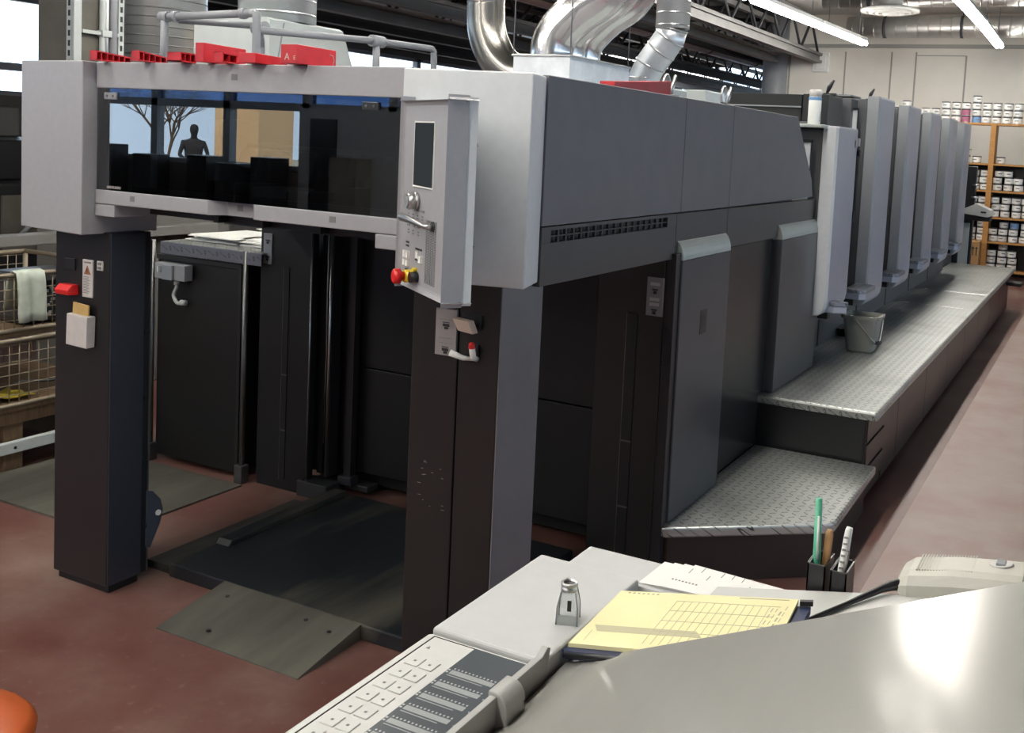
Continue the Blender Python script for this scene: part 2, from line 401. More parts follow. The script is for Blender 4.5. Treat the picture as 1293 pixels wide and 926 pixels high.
for x in (-2.72, -2.52, -2.27, -2.05): mb.box(x-.012, x+.012, 2.56, 2.60, 1.405, 1.437)
mb.build('cross_rail', 'black', D)
# --- window
mb = MB()
for a in ((-3.19, -3.145, 1.491, 1.847), (-1.885, -1.832, 1.491, 1.847), (-3.145, -1.885, 1.491, 1.512), (-3.145, -1.885, 1.835, 1.847)):
    mb.box(a[0], a[1], 2.462, 2.476, a[2], a[3])
wf = mb.build('window_frame', 'black_plastic', D)
B(-3.19, -1.832, 2.456, 2.460, 1.491, 1.847).build('window_glass', 'tinted_glass', D)
text_mb('HEIDELBERG', .0125, frame((-3.10, 2.4545, 1.502), (1, 0, 0), (.18, 0, 1))).build('maker_lettering', 'label_light', wf)
for x in (-3.118, -1.985):
    l = B(x-.030, x+.032, 2.449, 2.456, 1.808, 1.832, .002).build('window_latch', 'black_plastic' if x > -2.5 else 'rail_grey', D)
    mb = MB(); mb.cyl((x-.014, 2.4465, 1.82), (x-.014, 2.45, 1.82), .004, 10); mb.cyl((x+.016, 2.4465, 1.82), (x+.016, 2.45, 1.82), .004, 10); mb.build('screw', 'dark_steel', l)
# inside the hood, seen through the window
mb = MB(); mb.box(-3.5, -1.52, 3.30, 3.34, 1.36, 1.93); mb.box(-3.5, -1.52, 2.66, 3.30, 1.40, 1.43); mb.box(-3.5, -3.46, 2.6, 3.3, 1.36, 1.93); mb.build('hood_lining', 'black_panel', D)
mb = MB()
mb.box(-2.83, -2.72, 2.72, 2.86, 1.50, 1.535, .004); mb.box(-2.56, -2.46, 2.72, 2.86, 1.485, 1.52, .004)
fan = mb.build('sheet_brake', 'dark_body', D)
mb = MB()
for i in range(13): mb.box(-2.715+i*.0125, -2.709+i*.0125, 2.715, 2.86, 1.492, 1.527)
mb.build('brake_slats', 'rail_grey', fan)
mb = MB(); mb.cyl((-3.4, 3.05, 1.66), (-1.55, 3.05, 1.66), .012)
mb.build('gripper_shaft', 'dark_steel', D)
for i in range(9):
    mb = MB(); x = -3.12+i*.15
    mb.cyl((x, 3.05, 1.60), (x+.05, 3.05, 1.60), .055, 16); mb.box(x+.01, x+.04, 2.98, 3.10, 1.53, 1.57, .004)
    mb.build('suction_wheel', 'dark_body' if i % 2 else 'black_plastic', D)
B(-3.13, -3.07, 2.9, 3.1, 1.52, 1.76, .003).build('inner_cover', 'pale_metal', D)
B(-1.8335, -1.8295, 2.446, 2.45, 1.845, 1.936).build('cover_joint', 'black', D)
# --- corner housings
def housing(p, z0, z1, nm):
    mb = MB(); mb.prism(p, z0, z1, 'z', .004); return mb.build(nm, 'pale_cover' if nm == 'corner_cover' else 'light_cover', D)  # brighter light on the corner cover put into its paler colour
housing([(-1.828, 2.40), (-1.45, 2.49), (-1.495, 2.645), (-1.83, 2.60)], 1.322, 1.931, 'corner_cover')
housing([(-3.194, 2.40), (-3.58, 2.44), (-3.60, 2.72), (-3.194, 2.72)], 1.33, 1.937, 'corner_hood')
# --- hood shell and side panels (right side)
XS = -1.49
mb = MB(); mb.box(-3.56, XS-.02, 2.60, 5.36, 1.905, 1.932); mb.build('hood_roof', 'grey_panel', D)
for n, (a, b) in enumerate(((2.648, 3.747), (3.751, 4.313))):
    B(XS-.025, XS, a, b, 1.489, 1.936, .003).build('upper_side_panel', 'grey_panel', D)
mb = MB(); mb.prism([(4.317, 1.490), (4.317, 1.936), (5.34, 1.931), (5.60, 1.68), (5.735, 1.56), (5.745, 1.500)][:2] + [(5.34, 1.931), (5.70, 1.60), (5.745, 1.500)], XS-.025, XS, 'x', .003)
mb.build('upper_side_panel', 'grey_panel', D)
V0, V1 = 2.705, 3.62
mb = MB(); mb.box(XS-.025, XS, 2.648, 3.710, 1.308, 1.438, .002); mb.box(XS-.025, XS, 2.648, V0, 1.438, 1.486); mb.box(XS-.025, XS, V1, 3.710, 1.438, 1.486); mb.box(XS-.025, XS, V0, V1, 1.475, 1.486)
mp_ = mb.build('lower_side_panel', 'mid_panel', D)
mb = MB(); mb.box(XS-.03, XS-.018, V0, V1, 1.435, 1.478); mb.build('vent_recess', 'black', mp_)
mb = MB(); mb.box(XS-.012, XS-.002, V0, V1, 1.4545, 1.4580)
for i in range(1, 18):
    y = V0+(V1-V0)*i/18; mb.box(XS-.012, XS-.002, y-.004, y+.004, 1.438, 1.475)
mb.build('vent_bars', 'mid_panel', mp_)
B(XS-.025, XS, 3.714, 4.310, 1.308, 1.486, .003).build('lower_side_panel', 'mid_panel', D)
B(XS-.025, XS, 4.314, 5.93, 1.308, 1.486, .003).build('lower_side_panel', 'mid_panel', D)
# underside and rear body
mb = MB(); mb.box(-3.50, XS-.03, 3.34, 5.42, 1.30, 1.905); mb.build('hood_body', 'dark_body', D)
mb = MB(); mb.box(-3.45, -1.66, 3.90, 5.42, .04, 1.31); mb.box(-1.66, -1.55, 3.90, 5.02, .04, 1.31); mb.build('machine_frame', 'black', D)
# rear wall of the pile bay, guards with slots and signs
mb = MB(); mb.box(-3.24, -1.72, 3.84, 3.88, .11, .618, .003); mb.box(-3.24, -1.72, 3.84, 3.88, .624, 1.31, .003); mb.build('bay_rear_panel', 'black_panel', D)
def guard(x0, x1, slot, sign, nm):
    g = B(x0, x1, 3.68, 3.72, .0, 1.308, .003).build('guard_panel', 'black_panel' if nm < 0 else 'post_paint', D)
    a, b = slot
    mb = MB(); mb.box(a, b, 3.676, 3.681, .05, 1.08); mb.build('slot', 'black', g)
    mb = MB(); mb.box(a-.003, a, 3.674, 3.681, .05, 1.08); mb.box(a, b, 3.674, 3.681, .56, .566); mb.box(a, b, 3.674, 3.681, .29, .296); mb.build('slot_edge', 'dark_steel', g)
    s = B(sign[0], sign[1], 3.673, 3.681, 1.08 if nm > 0 else 1.085, 1.232, .001).build('sign_plate', 'label_grey' if nm > 0 else 'frame_grey', g)
    c = (sign[0]+sign[1])/2; mb = MB()
    for z in ((1.175, 1.095) if nm > 0 else (1.19, 1.11)):
        mb.box(c-.012, c+.012, 3.671, 3.674, z+.006, z+.012); mb.box(c-.007, c+.007, 3.671, 3.674, z-.008, z+.004)
    mb.build('pictogram', 'print_black', s)
    if nm > 0:
        mb = MB()
        for z in (1.20, 1.14, 1.12): mb.box(c-.02, c+.02, 3.671, 3.674, z, z+.012)
        mb.build('sign_key', 'label_light', s)
    return g
guard(-1.797, -1.512, (-1.662, -1.618), (-1.583, -1.513), 1)
guard(-3.61, -3.285, (-3.455, -3.425), (-3.588, -3.535), -1)
mb = MB(); mb.box(-3.28, -3.25, 3.74, 3.80, .1, 1.36); mb.box(-3.215, -3.19, 3.72, 3.78, .1, 1.36); mb.box(-3.15, -3.11, 3.78, 3.82, .08, 1.36); mb.build('chain_guide', 'black_plastic', D)
mb = MB(); mb.tube([(-3.285, 3.672, .02), (-3.285, 3.672, 1.3)], .003, 6); mb.tube([(-3.20, 3.71, .1), (-3.20, 3.71, 1.36)], .006, 6); mb.tube([(-3.235, 3.73, .25), (-3.232, 3.73, .7), (-3.236, 3.73, .9), (-3.235, 3.73, 1.36)], .003, 6); mb.build('lift_chain', 'steel', D)
mb = MB(); mb.box(-3.33, -3.15, 3.66, 3.76, .0, .075, .004); mb.box(-3.15, -3.02, 3.80, 3.88, .03, .06, .004); mb.box(-3.17, -3.09, 3.76, 3.82, .06, .10, .004); mb.build('chain_shoe', 'dark_body', D)
# --- covers with rounded caps (right side)
def cover(y0, y1, z0, slot, z1):
    XC = -1.462; X0 = XS-.05
    c = B(X0, XC, y0, y1, z0, z1, .003).build('service_door', 'silver_panel', D)
    prof = [(X0, z1+.002), (XC, z1+.002)] + [(XC-(1-math.cos(a))*.055, z1+.002+math.sin(a)*.085) for a in [i*PI/2/8 for i in range(1, 9)]] + [(X0, z1+.087)]
    mb = MB(); mb.prism([(p[0], p[1]) for p in prof], y0, y1, 'y'); mb.build('door_cap', 'silver_cap', c)
    if slot: B(XC-.004, XC+.0015, slot[0], slot[1], .975, 1.075).build('door_slot', 'black_plastic', c)
    return c
cover(3.735, 4.30, .242, (3.965, 4.04), 1.300)
cover(5.10, 5.90, .502, None, 1.295)
B(-1.512, -1.470, 3.685, 3.733, .0, 1.33, .002).build('door_edge', 'black_plastic', D)
mb = MB(); mb.box(-1.505, -1.476, 3.680, 3.690, .885, 1.04); mb.build('grip_recess', 'black', D)
mb = MB(); mb.box(-1.545, -1.512, 4.305, 5.095, .506, 1.303, .003); mb.box(-1.545, -1.516, 4.305, 5.025, .242, .508); mb.build('side_door', 'gloss_panel', D)

# --- control panel, swung out on the right corner
K0 = Vector((-1.806, 2.385, 0)); KU = Vector((.306, -.215, 0)).normalized()
KN = Vector((KU.y, -KU.x, 0))            # face normal, towards the viewer's left
KW = .388
def kp(u, n, z): return K0 + KU*u + KN*n + Vector((0, 0, z))
KR = Matrix((( KU.x, KN.x, 0), (KU.y, KN.y, 0), (0, 0, 1)))
ZT, ZB = 1.836, 1.318
def kbox(u0, u1, n0, n1, z0, z1, bev=0):
    mb = MB(); c = kp((u0+u1)/2, (n0+n1)/2, (z0+z1)/2)
    mb.box(c.x-(u1-u0)/2, c.x+(u1-u0)/2, c.y-(n1-n0)/2, c.y+(n1-n0)/2, c.z-(z1-z0)/2, c.z+(z1-z0)/2, bev, rot=KR, seg=3); return mb
CP = kbox(0, KW, -.030, 0, ZB, ZT, .014).build('control_panel', 'light_cover', D, 'tilted light grey control panel with small screen and red emergency stop')
kbox(.01, KW-.004, -.062, -.040, ZB-.002, ZT+.001, .008).build('rear_shell', 'pale_cover', CP)
kbox(.02, KW-.012, -.042, -.028, ZB+.004, ZT-.004).build('shell_seam', 'black', CP)
kbox(.06, .26, -.11, -.07, 1.45, 1.72, .01).build('mounting_arm', 'dark_body', CP)
kbox(.100, .262, -.001, .0025, 1.600, 1.780, .001).build('screen_frame', 'paper_white', CP)
kbox(.104, .258, .002, .0035, 1.604, 1.776).build('screen', 'panel_screen', CP)
a = kp(.135, 0, 1.560); kn = MB(); kn.cyl(a, a+KN*.030, .021, 20); kn.cyl(a, a+KN*.010, .025, 20); kn.mi = 1; kn.cyl(a+KN*.029, a+KN*.031, .015, 16); kn.build('rotary_knob', ['steel', 'rail_grey'], CP)
a = kp(.275, 0, 1.503); h = MB(); h.tube([a, a+KN*.02, kp(.255, .028, 1.505), kp(.18, .032, 1.512), kp(.11, .034, 1.515)], .007, 12, radii=[.008, .008, .005, .009, .012]); h.build('joystick_lever', 'steel', CP)
a = kp(.275, .002, 1.503); MB().cyl(a, a+KN*.003, .014, 14).build('lever_rosette', 'black_plastic', CP)
mb = MB()
for i in range(40):
    z = 1.515-i*.0043
    for u in (.225, .242, .259, .276, .293):
        c = kp(u, .0008, z); mb.box(c.x-.0055, c.x+.0055, c.y-.001, c.y+.001, c.z-.0011, c.z+.0011, rot=KR)
mb.build('vent_slits', 'print_grey', CP, kind='stuff')
mb = MB()
for (u, z) in ((.065, 1.535), (.105, 1.535), (.145, 1.535), (.07, 1.49), (.11, 1.49), (.155, 1.49), (.185, 1.535)):
    for (du, dz, w, hh) in ((0, 0, .012, .008), (0, -.014, .004, .004), (0, -.022, .006, .003)):
        c = kp(u+du, .0008, z+dz); mb.box(c.x-w, c.x+w, c.y-.001, c.y+.001, c.z-hh*.35, c.z+hh*.35, rot=KR)
mb.build('key_symbols', 'print_grey', CP, kind='stuff')
for (u, z) in ((.055, 1.405), (.078, 1.405), (.055, 1.383), (.078, 1.383), (.165, 1.415), (.19, 1.405)):
    kbox(u-.009, u+.009, 0, .006, z-.009, z+.009, .002).build('push_button', 'paper_white', CP)
mb = MB()
for (u, z) in ((.066, 1.43), (.066, 1.44), (.066, 1.362), (.15, 1.43), (.15, 1.40), (.178, 1.43)):
    c = kp(u, .0008, z); mb.box(c.x-.012, c.x+.012, c.y-.001, c.y+.001, c.z-.0025, c.z+.0025, rot=KR)
mb.build('button_symbols', 'print_black', CP)
a = kp(.115, 0, 1.350)
st = MB(); st.cyl(a, a+KN*.024, .018, 18); st.mi = 1; st.tube([a+KN*.024, a+KN*.034, a+KN*.036, a+KN*.052, a+KN*.056], .02, 18, radii=[.012, .014, .022, .021, .015]); st.build('emergency_stop', ['yellow_plastic', 'red_button'], CP, 'red mushroom emergency stop on a yellow collar')
a = kp(.158, 0, 1.352); MB().cyl(a, a+KN*.022, .015, 16).build('key_switch', 'black_plastic', CP)
a = kp(.150, .0, 1.372); MB().cyl(a, a+KN*.012, .006, 12).build('switch_cap', 'yellow_plastic', CP)

# --- document pocket hung on the left post
P = thing('document_pocket', 'white plastic document pocket hanging on the left front post, holding a brown envelope', 'document holder', (-3.285, 2.48, .914))
R5 = Matrix.Rotation(math.radians(2), 3, 'Y')
mb = MB(); mb.box(-3.340, -3.230, 2.452, 2.4885, .914, 1.029, .003, rot=R5); mb.build('pocket', 'label_light', P)
mb = MB(); mb.box(-3.328, -3.244, 2.468, 2.474, .97, 1.069, .001, rot=Matrix.Rotation(math.radians(4), 3, 'Y'))
tag(mb.build('envelope', 'envelope'), 'brown paper envelope sticking out of the white pocket on the left front post', 'envelope')

# --- pile plate, ramps and floor plates
mb = MB(); mb.box(-3.10, -1.86, 2.72, 3.70, .0, .055, .006); mb.prism([(2.74, .0), (2.74, .03), (3.55, .03), (3.55, 0)], -3.24, -3.10, 'x'); mb.prism([(2.95, .055), (3.66, .055), (3.66, .082), (2.97, .075)], -3.10, -3.03, 'x', .003)
tag(mb.build('pile_plate', 'pallet_plate'), 'dark scuffed steel pile plate on the floor between the two front posts', 'steel plate')
mb = MB(); mb.prism([(2.411, .0), (2.411, .004), (2.718, .056), (2.718, .0)], -2.805, -2.167, 'x')
rp = mb.build('loading_ramp', 'ramp_grey'); tag(rp, 'worn grey steel ramp leading up to the dark pile plate between the posts', 'ramp')
mb = MB()
for x, y in ((-2.72, 2.65), (-2.36, 2.66), (-2.24, 2.64), (-2.62, 2.47)): mb.cyl((x, y, .02), (x, y, .006+.052*(y-2.411)/.307), .008, 10)
mb.build('countersunk_screw', 'black', rp)
mb = MB(); mb.box(-4.60, -3.62, 2.86, 3.60, 0, .010); mb.prism([(2.86, .0), (2.86, .01), (3.60, .010), (3.60, 0)], -4.66, -4.60, 'x')
tag(mb.build('floor_plate', 'ramp_grey'), 'flat grey steel plate on the red floor left of the left post', 'floor plate')

# ================================================================== left side of the press
L_ = thing('side_cabinet', 'black cabinet behind the left post with a grey switch box on its face', 'cabinet', (-3.97, 3.7, 0))
B(-4.285, -3.70, 3.66, 4.6, .03, 1.065, .004).build('cabinet_body', 'black_panel', L_)
mb = MB(); mb.box(-4.285, -3.70, 3.648, 3.66, 1.045, 1.068, .002); mb.box(-3.72, -3.70, 3.648, 3.66, .04, 1.045); mb.build('door_frame', 'black_plastic', L_)
S = B(-4.235, -4.025, 3.595, 3.648, .955, 1.035, .004).build('switch_box', 'rail_grey', L_)
mb = MB(); mb.box(-4.165, -4.095, 3.578, 3.596, .955, 1.03, .004); mb.build('switch_cover', 'frame_grey', S)
mb = MB(); mb.box(-4.195, -4.185, 3.575, 3.597, .99, 1.02, .002); mb.build('switch_handle', 'pale_metal', S)
mb = MB(); mb.tube([(-4.105, 3.62, .955), (-4.105, 3.62, .92), (-4.125, 3.62, .875), (-4.10, 3.62, .84), (-4.07, 3.63, .842)], .009, 10, smooth_path=5); mb.cyl((-4.105, 3.62, .93), (-4.105, 3.62, .955), .014, 12); mb.cyl((-4.085, 3.628, .842), (-4.055, 3.635, .842), .014, 12)
mb.build('conduit', 'pale_metal', S)
W = thing('side_walkway', 'raised tread plate walkway on the left, resting on thin posts above the black cabinet', 'walkway', (-3.9, 3.7, 0))
mb = MB(); mb.box(-4.24, -3.56, 3.64, 5.5, 1.130, 1.138, .002); mb.build('walkway_tread', 'tread_plate', W)
mb = MB(); mb.box(-4.24, -3.56, 3.632, 3.642, 1.075, 1.137, .003); mb.build('walkway_lip', 'tread_dark', W)
for x, y in ((-3.665, 3.60), (-4.30, 3.60), (-3.665, 5.3), (-4.30, 5.3)):
    mb = MB(); mb.cyl((x, y+.04, .0), (x, y+.04, 1.13 if y > 4 else 1.14), .013, 10); mb.box(x-.025, x+.025, y+.015, y+.065, 0, .09, .004); mb.build('support_post', 'dark_steel', W)
# papers on the walkway
for i in range(26):
    w, h = random.uniform(.26, .34), random.uniform(.30, .42); c_ = i % 4; x = (-4.02, -3.72, -4.0, -3.74)[c_]+random.uniform(-.03, .03); y = (3.86, 3.88, 4.32, 4.34)[c_]+random.uniform(-.04, .05); z = 1.1385+.0045*(i//4)*(1.6 if c_ > 1 else 1)
    mb = MB(); rz = random.uniform(-.15, .15)
    mb.box(x-w/2, x+w/2, y-h/2+.1, y+h/2+.1, z, z+.0044, rot=Matrix.Rotation(rz, 3, 'Z'))
    tag(mb.build('paper_sheet', 'paper_white'), 'loose white paper sheet in the pile on the left walkway behind the window beam', 'paper', 'paper pile on the left walkway')
for i, (x, y, w, m, lab) in enumerate(((-4.15, 4.75, .26, 'cloth_green', 'pale green box standing on the left walkway behind the paper pile'), (-3.85, 4.8, .22, 'paper_yellow', 'yellowish box standing on the left walkway behind the paper pile'))):
    mb = MB(); mb.box(x-w/2, x+w/2, y, y+.25, 1.1385, 1.26, .004); tag(mb.build('carton', m), lab, 'carton')

# ================================================================== printing units
XT = -1.388
def unit(k, y, z1, nm, label, group=None):
    """one tower; y = rear edge of its light cover on the right side"""
    T = thing(nm, label, 'printing unit', (-2.5, y-.5, .5), group)
    zb = .735 if k else .815
    y0 = y-.62
    pl = [(-1.475, y0+.005), (-1.470, y0-.010), (XT-.012, y0), (XT, y0+.02), (XT+.002, y0+.25), (XT-.004, y-.10), (XT-.03, y-.02), (XT-.06, y), (-1.475, y)]
    rings = []
    for z, f in ((zb, .55), (zb+.012, .3), (zb+.04, .1), (zb+.09, 0), (z1-.012, 0), (z1, .06)):
        rings.append([(-1.475+(p[0]+1.475)*(1-f), p[1], z) for p in pl])
    mb = MB(); mb.loft(rings, smooth=False)
    # the narrow leading face takes its own colour
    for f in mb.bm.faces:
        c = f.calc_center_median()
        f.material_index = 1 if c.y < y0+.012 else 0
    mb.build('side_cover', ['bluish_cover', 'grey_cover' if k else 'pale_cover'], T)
    # recess ahead of the cover: dark body, pale strip and black cap
    mb = MB(); mb.box(-3.45, -1.60, y-(1.00 if k else .47), y+.08, .50, z1-.06 if k else 1.88); mb.box(-3.45, -1.476, y-.615, y-.005, .76, z1-.02 if k else 1.885)
    bd = mb.build('unit_body', 'unit_body', T)
    if k:
        mb = MB(); mb.box(-3.40, -1.62, y-1.02, y-.99, 1.60, z1-.03, .004); mb.box(-1.62, -1.54, y-.80, y-.62, .9, z1-.03); mb.build('unit_front_plate', 'dark_body' if k > 1 else 'unit_body', bd)
    mb = MB(); mb.box(-1.60, -1.512, y-.735, y-.72, .92, z1-.10, .003); st = mb.build('edge_strip', 'pale_cover', T)
    mb = MB(); mb.box(-1.60, -1.508, y-.72, y-.700, .92, z1-.085); mb.box(-1.60, -1.508, y-.745, y-.70, z1-.10, z1-.085); mb.build('strip_cap', 'black', st)
    # foot step between the covers
    ya, yb = (y-.98, y-.625) if k else (y-.533, y-.435); xo = -1.325 if k else -1.295
    mb = MB(); mb.prism([(-1.46, ya), (-1.36, ya), (xo, ya+.04), (xo, yb-.035), (-1.38, yb), (-1.46, yb)], .865, .892, 'z', .004); sp = mb.build('foot_step', 'tread_mid', T)
    mb = MB(); mb.prism([(-1.46, ya+.005), (-1.365, ya+.005), (xo-.005, ya+.045), (xo-.005, yb-.04), (-1.385, yb-.005), (-1.46, yb-.005)], .825, .865, 'z', .003); mb.build('step_skirt', 'bluish_cover', sp)
    mb = MB(); mb.box(-1.46, -1.40, ya+.01, ya+.07, .785, .825, .003); mb.build('step_hinge', 'black', sp)
    # lower body
    mb = MB(); mb.box(-3.45, -1.65, y-(1.03 if k else .49), y+.085, .50, .80); mb.build('unit_base', 'dark_body', T)
    mb = MB(); mb.box(XT-.045, XT-.015, y-.012, y+.012, 1.33, 1.40, .004); mb.build('cover_latch', 'black', T)
    return T
YU = [6.44+1.116*k for k in range(6)]
U0 = unit(0, YU[0], 1.905, 'coating_unit', 'low coating unit, first and shortest of the light grey towers')
mb = MB(); mb.box(XT-.001, XT+.003, YU[0]-.165, YU[0]-.12, 1.79, 1.835); mb.box(XT-.006, XT+.001, YU[0]-.095, YU[0]-.035, 1.80, 1.85); lb = mb.build('stickers', 'label_light', U0)
mb = MB(); mb.cyl((XT-.01, YU[0]-.055, 1.76), (XT+.01, YU[0]-.055, 1.76), .02, 12); mb.build('cover_knob', 'black', U0)
mb = MB(); mb.box(-3.3, -1.45, 5.70, 6.5, 1.888, 1.908, .004); mb.build('top_plate', 'silver_cap', U0)
ords = ['second tower in the row, right behind the low coating unit', 'third tower in the row of grey towers', 'fourth tower in the row of grey towers', 'fifth tower in the row of grey towers', 'sixth and farthest in the row of towers']
for k in range(1, 6):
    unit(k, YU[k], 2.14, 'printing_unit', 'tall grey printing unit, '+ords[k-1], 'printing units in a row')
# dark cross hood over the front of the second tower and the coating unit
H_ = thing('dryer_hood', 'long black dryer hood lying across the press top in front of the tall towers', 'dryer', (-2.3, 6.5, 1.93))
mb = MB(); mb.box(-3.3, -1.72, 6.22, 6.60, 1.905, 2.10, .004); mb.build('hood_case', 'black_panel', H_)
mb = MB(); mb.box(-3.3, -1.72, 6.205, 6.222, 2.02, 2.028); mb.build('hood_rib', 'rail_grey', H_)
mb = MB(); mb.box(-1.718, -1.56, 6.23, 6.60, 1.905, 2.105, .004); mb.build('hood_end', 'black_plastic', H_)
mb = MB(); mb.box(-1.745, -1.67, 6.20, 6.22, 1.91, 1.935, .003); mb.build('hood_bracket', 'dark_steel', H_)
C_ = thing('ink_cartridge', 'tall white cartridge with a blue band standing on the coating unit', 'cartridge', (-1.585, 6.02, 1.908))
mb = MB(); mb.lathe([(.036, 0), (.037, .004), (.037, .165), (.034, .17)], (-1.585, 6.02, 1.908), 20); mb.build('cartridge_body', 'paper_white', C_)
mb = MB(); mb.lathe([(.0373, .148), (.0376, .150), (.0376, .164), (.0373, .166)], (-1.585, 6.02, 1.908), 20); mb.build('blue_band', 'can_blue', C_)
mb = MB(); mb.lathe([(.034, .17), (.036, .172), (.036, .205), (.03, .21)], (-1.585, 6.02, 1.908), 20); mb.build('cap', 'label_light', C_)
mb = MB()
for q in range(5): mb.box(-1.552, -1.5475, 6.005+q*.002, 6.01+q*.002, 1.935+q*.012, 1.94+q*.012)
mb.build('small_print', 'print_black', C_)
# black levers on the tower tops
def lever(x, y, z, s, lab, m='black_plastic'):
    t = thing('clamp_lever', lab, 'lever', (x, y, z))
    mb = MB(); mb.box(x-.04*s, x+.04*s, y-.02, y+.02, z, z+.018*s, .003); mb.build('lever_base', m, t)
    mb = MB(); mb.tube([(x-.02*s, y, z+.015*s), (x-.005*s, y, z+.06*s), (x+.02*s, y, z+.10*s)], .012*s, 8, radii=[.008*s, .016*s, .006*s]); mb.build('lever_arm', m, t)
lever(-1.60, 6.42, 2.105, 1.0, 'black clamp lever on the black hood beside the white cartridge')
lever(-1.58, 7.55, 2.14, .9, 'black clamp lever on top of the second tower')
mb = MB(); mb.box(-1.9, -1.60, 7.0, 7.3, 2.14, 2.152, .002); tag(mb.build('cover_lid', 'rail_grey'), 'thin grey lid lying on top of the second tower', 'lid')
def clamp(x, y, lab):
    t = thing('toggle_clamp', lab, 'clamp', (x, y, 1.933))
    z = 1.933
    mb = MB(); mb.box(x-.03, x+.03, y-.05, y+.05, z, z+.02, .003); mb.build('clamp_base', 'dark_steel', t)
    mb = MB(); mb.tube([(x, y-.04, z+.02), (x, y-.045, z+.07), (x, y-.02, z+.095), (x, y+.005, z+.07), (x, y, z+.02)], .009, 8, smooth_path=4); mb.build('clamp_loop', 'steel', t)
    mb = MB(); mb.tube([(x, y+.03, z+.02), (x, y+.07, z+.10)], .009, 8); mb.build('clamp_handle', 'steel', t)
clamp(-1.62, 3.86, 'steel toggle clamp on the press roof right of the red strip')
clamp(-1.62, 4.55, 'small steel toggle clamp on the press roof farther back')

# ================================================================== feeder end
Fd = thing('press_feeder', 'dark feeder end of the press beyond the last tower with a pale sloping control desk', 'feeder', (-2.4, 13.6, 0))
mb = MB(); mb.box(-3.4, -1.66, 12.42, 13.3, .0, 2.02, .01); mb.build('feeder_body', 'dark_body', Fd)
mb = MB(); mb.box(-3.2, -1.60, 13.35, 14.1, .0, 1.55, .01); mb.build('feeder_tower', 'black_plastic', Fd)
mb = MB(); mb.box(-1.60, -1.46, 13.42, 13.52, .3, 1.68, .006); mb.build('feeder_post', 'black_plastic', Fd)
mb = MB(); mb.box(-1.62, -1.49, 13.36, 13.40, .0, .98, .003); mb.build('lower_panel', 'pale_metal', Fd)
mb = MB(); mb.prism([(-1.60, 1.10), (-1.28, 1.07), (-1.22, 1.10), (-1.25, 1.16), (-1.42, 1.23), (-1.60, 1.14)], 13.25, 13.55, 'y', .006); cdk = mb.build('control_desk', 'console_white', Fd)
mb = MB(); mb.box(-1.55, -1.25, 13.27, 13.53, 1.02, 1.075, .006); mb.build('desk_arm', 'black', cdk)
mb = MB(); mb.box(-1.36, -1.30, 13.243, 13.25, 1.12, 1.14); mb.build('desk_keys', 'print_black', cdk)
for i, z in enumerate((1.45, 1.3)):
    mb = MB(); mb.cyl((-1.50, 13.41, z), (-1.42, 13.40, z), .012, 8); mb.build('feeder_handle', 'steel', Fd)

# ================================================================== platform and step
PZ = .50; PXR = -.91
Pf = thing('operator_platform', 'long tread plate platform running along the right side of the press', 'platform', (-1.3, 5.03, 0))
mb = MB(); mb.box(-1.64, PXR, 5.03, 9.1, PZ-.045, PZ, .012); mb.build('platform_tread', 'tread_plate', Pf)
mb = MB(); mb.box(-1.64, PXR, 9.104, 10.2, PZ-.045, PZ, .012); mb.build('platform_tread', 'tread_plate', Pf)
mb = MB(); mb.box(-1.64, PXR, 10.204, 13.1, PZ-.045, PZ, .012); mb.build('platform_tread', 'tread_plate', Pf)
mb = MB(); mb.box(-1.62, -.99, 5.06, 13.05, .02, PZ-.045); mb.build('platform_core', 'black', Pf)
ys = [5.07, 5.52] + [5.95+i*1.0 for i in range(8)] ; ys[-1] = 13.06
mb = MB(); mb.box(-1.60, -.975, 5.055, 5.07, .04, PZ-.045, .003); mb.build('front_panel', 'black_plastic', Pf)
dr = B(-.99, -.970, 5.075, 5.52, .03, PZ-.047, .002).build('drawer_cabinet', 'skirt_floor_tint', Pf)
for i in range(3):
    z1 = PZ-.052-i*.125
    B(-.975, -.962, 5.085, 5.515, z1-.118, z1-.008, .003).build('drawer_front', 'skirt_floor_tint', dr)
    B(-.966, -.958, 5.09, 5.51, z1-.008, z1-.003).build('drawer_grip', 'black', dr)
for a, b in zip(ys[1:-1], ys[2:]):
    B(-.99, -.966, a+.004, b-.004, .03, PZ-.047, .003).build('side_panel', 'skirt_floor_tint', Pf)
mb = MB(); mb.box(-.965, -.80, 12.7, 12.95, .33, .37, .006); mb.build('side_ledge', 'black_plastic', Pf)
St = thing('step', 'low tread plate step with a cut corner at the front of the long platform', 'step', (-1.2, 4.3, 0))
SZ = .24
out = [(-1.515, 3.68), (-1.40, 3.672), (-1.0, 3.98), (-.888, 4.15), (-.90, 5.025), (-1.515, 5.025)]
out = [(-1.515, 3.69), (-1.45, 3.69), (-.905, 4.11), (-.888, 4.15), (-.900, 5.028), (-1.515, 5.028)]
mb = MB(); mb.prism(out, SZ-.042, SZ, 'z', .008); mb.build('step_tread', 'tread_plate', St)
ins = [(-1.51, 3.72), (-1.455, 3.72), (-.95, 4.13), (-.935, 4.16), (-.945, 5.02), (-1.51, 5.02)]
mb = MB(); mb.prism(ins, .0, SZ-.042, 'z', .003); mb.build('step_skirt', 'skirt_floor_tint', St)
mb = MB(); mb.box(-1.512, -1.495, 3.70, 3.715, 0, SZ-.042, .002); mb.build('skirt_edge', 'dark_steel', St)

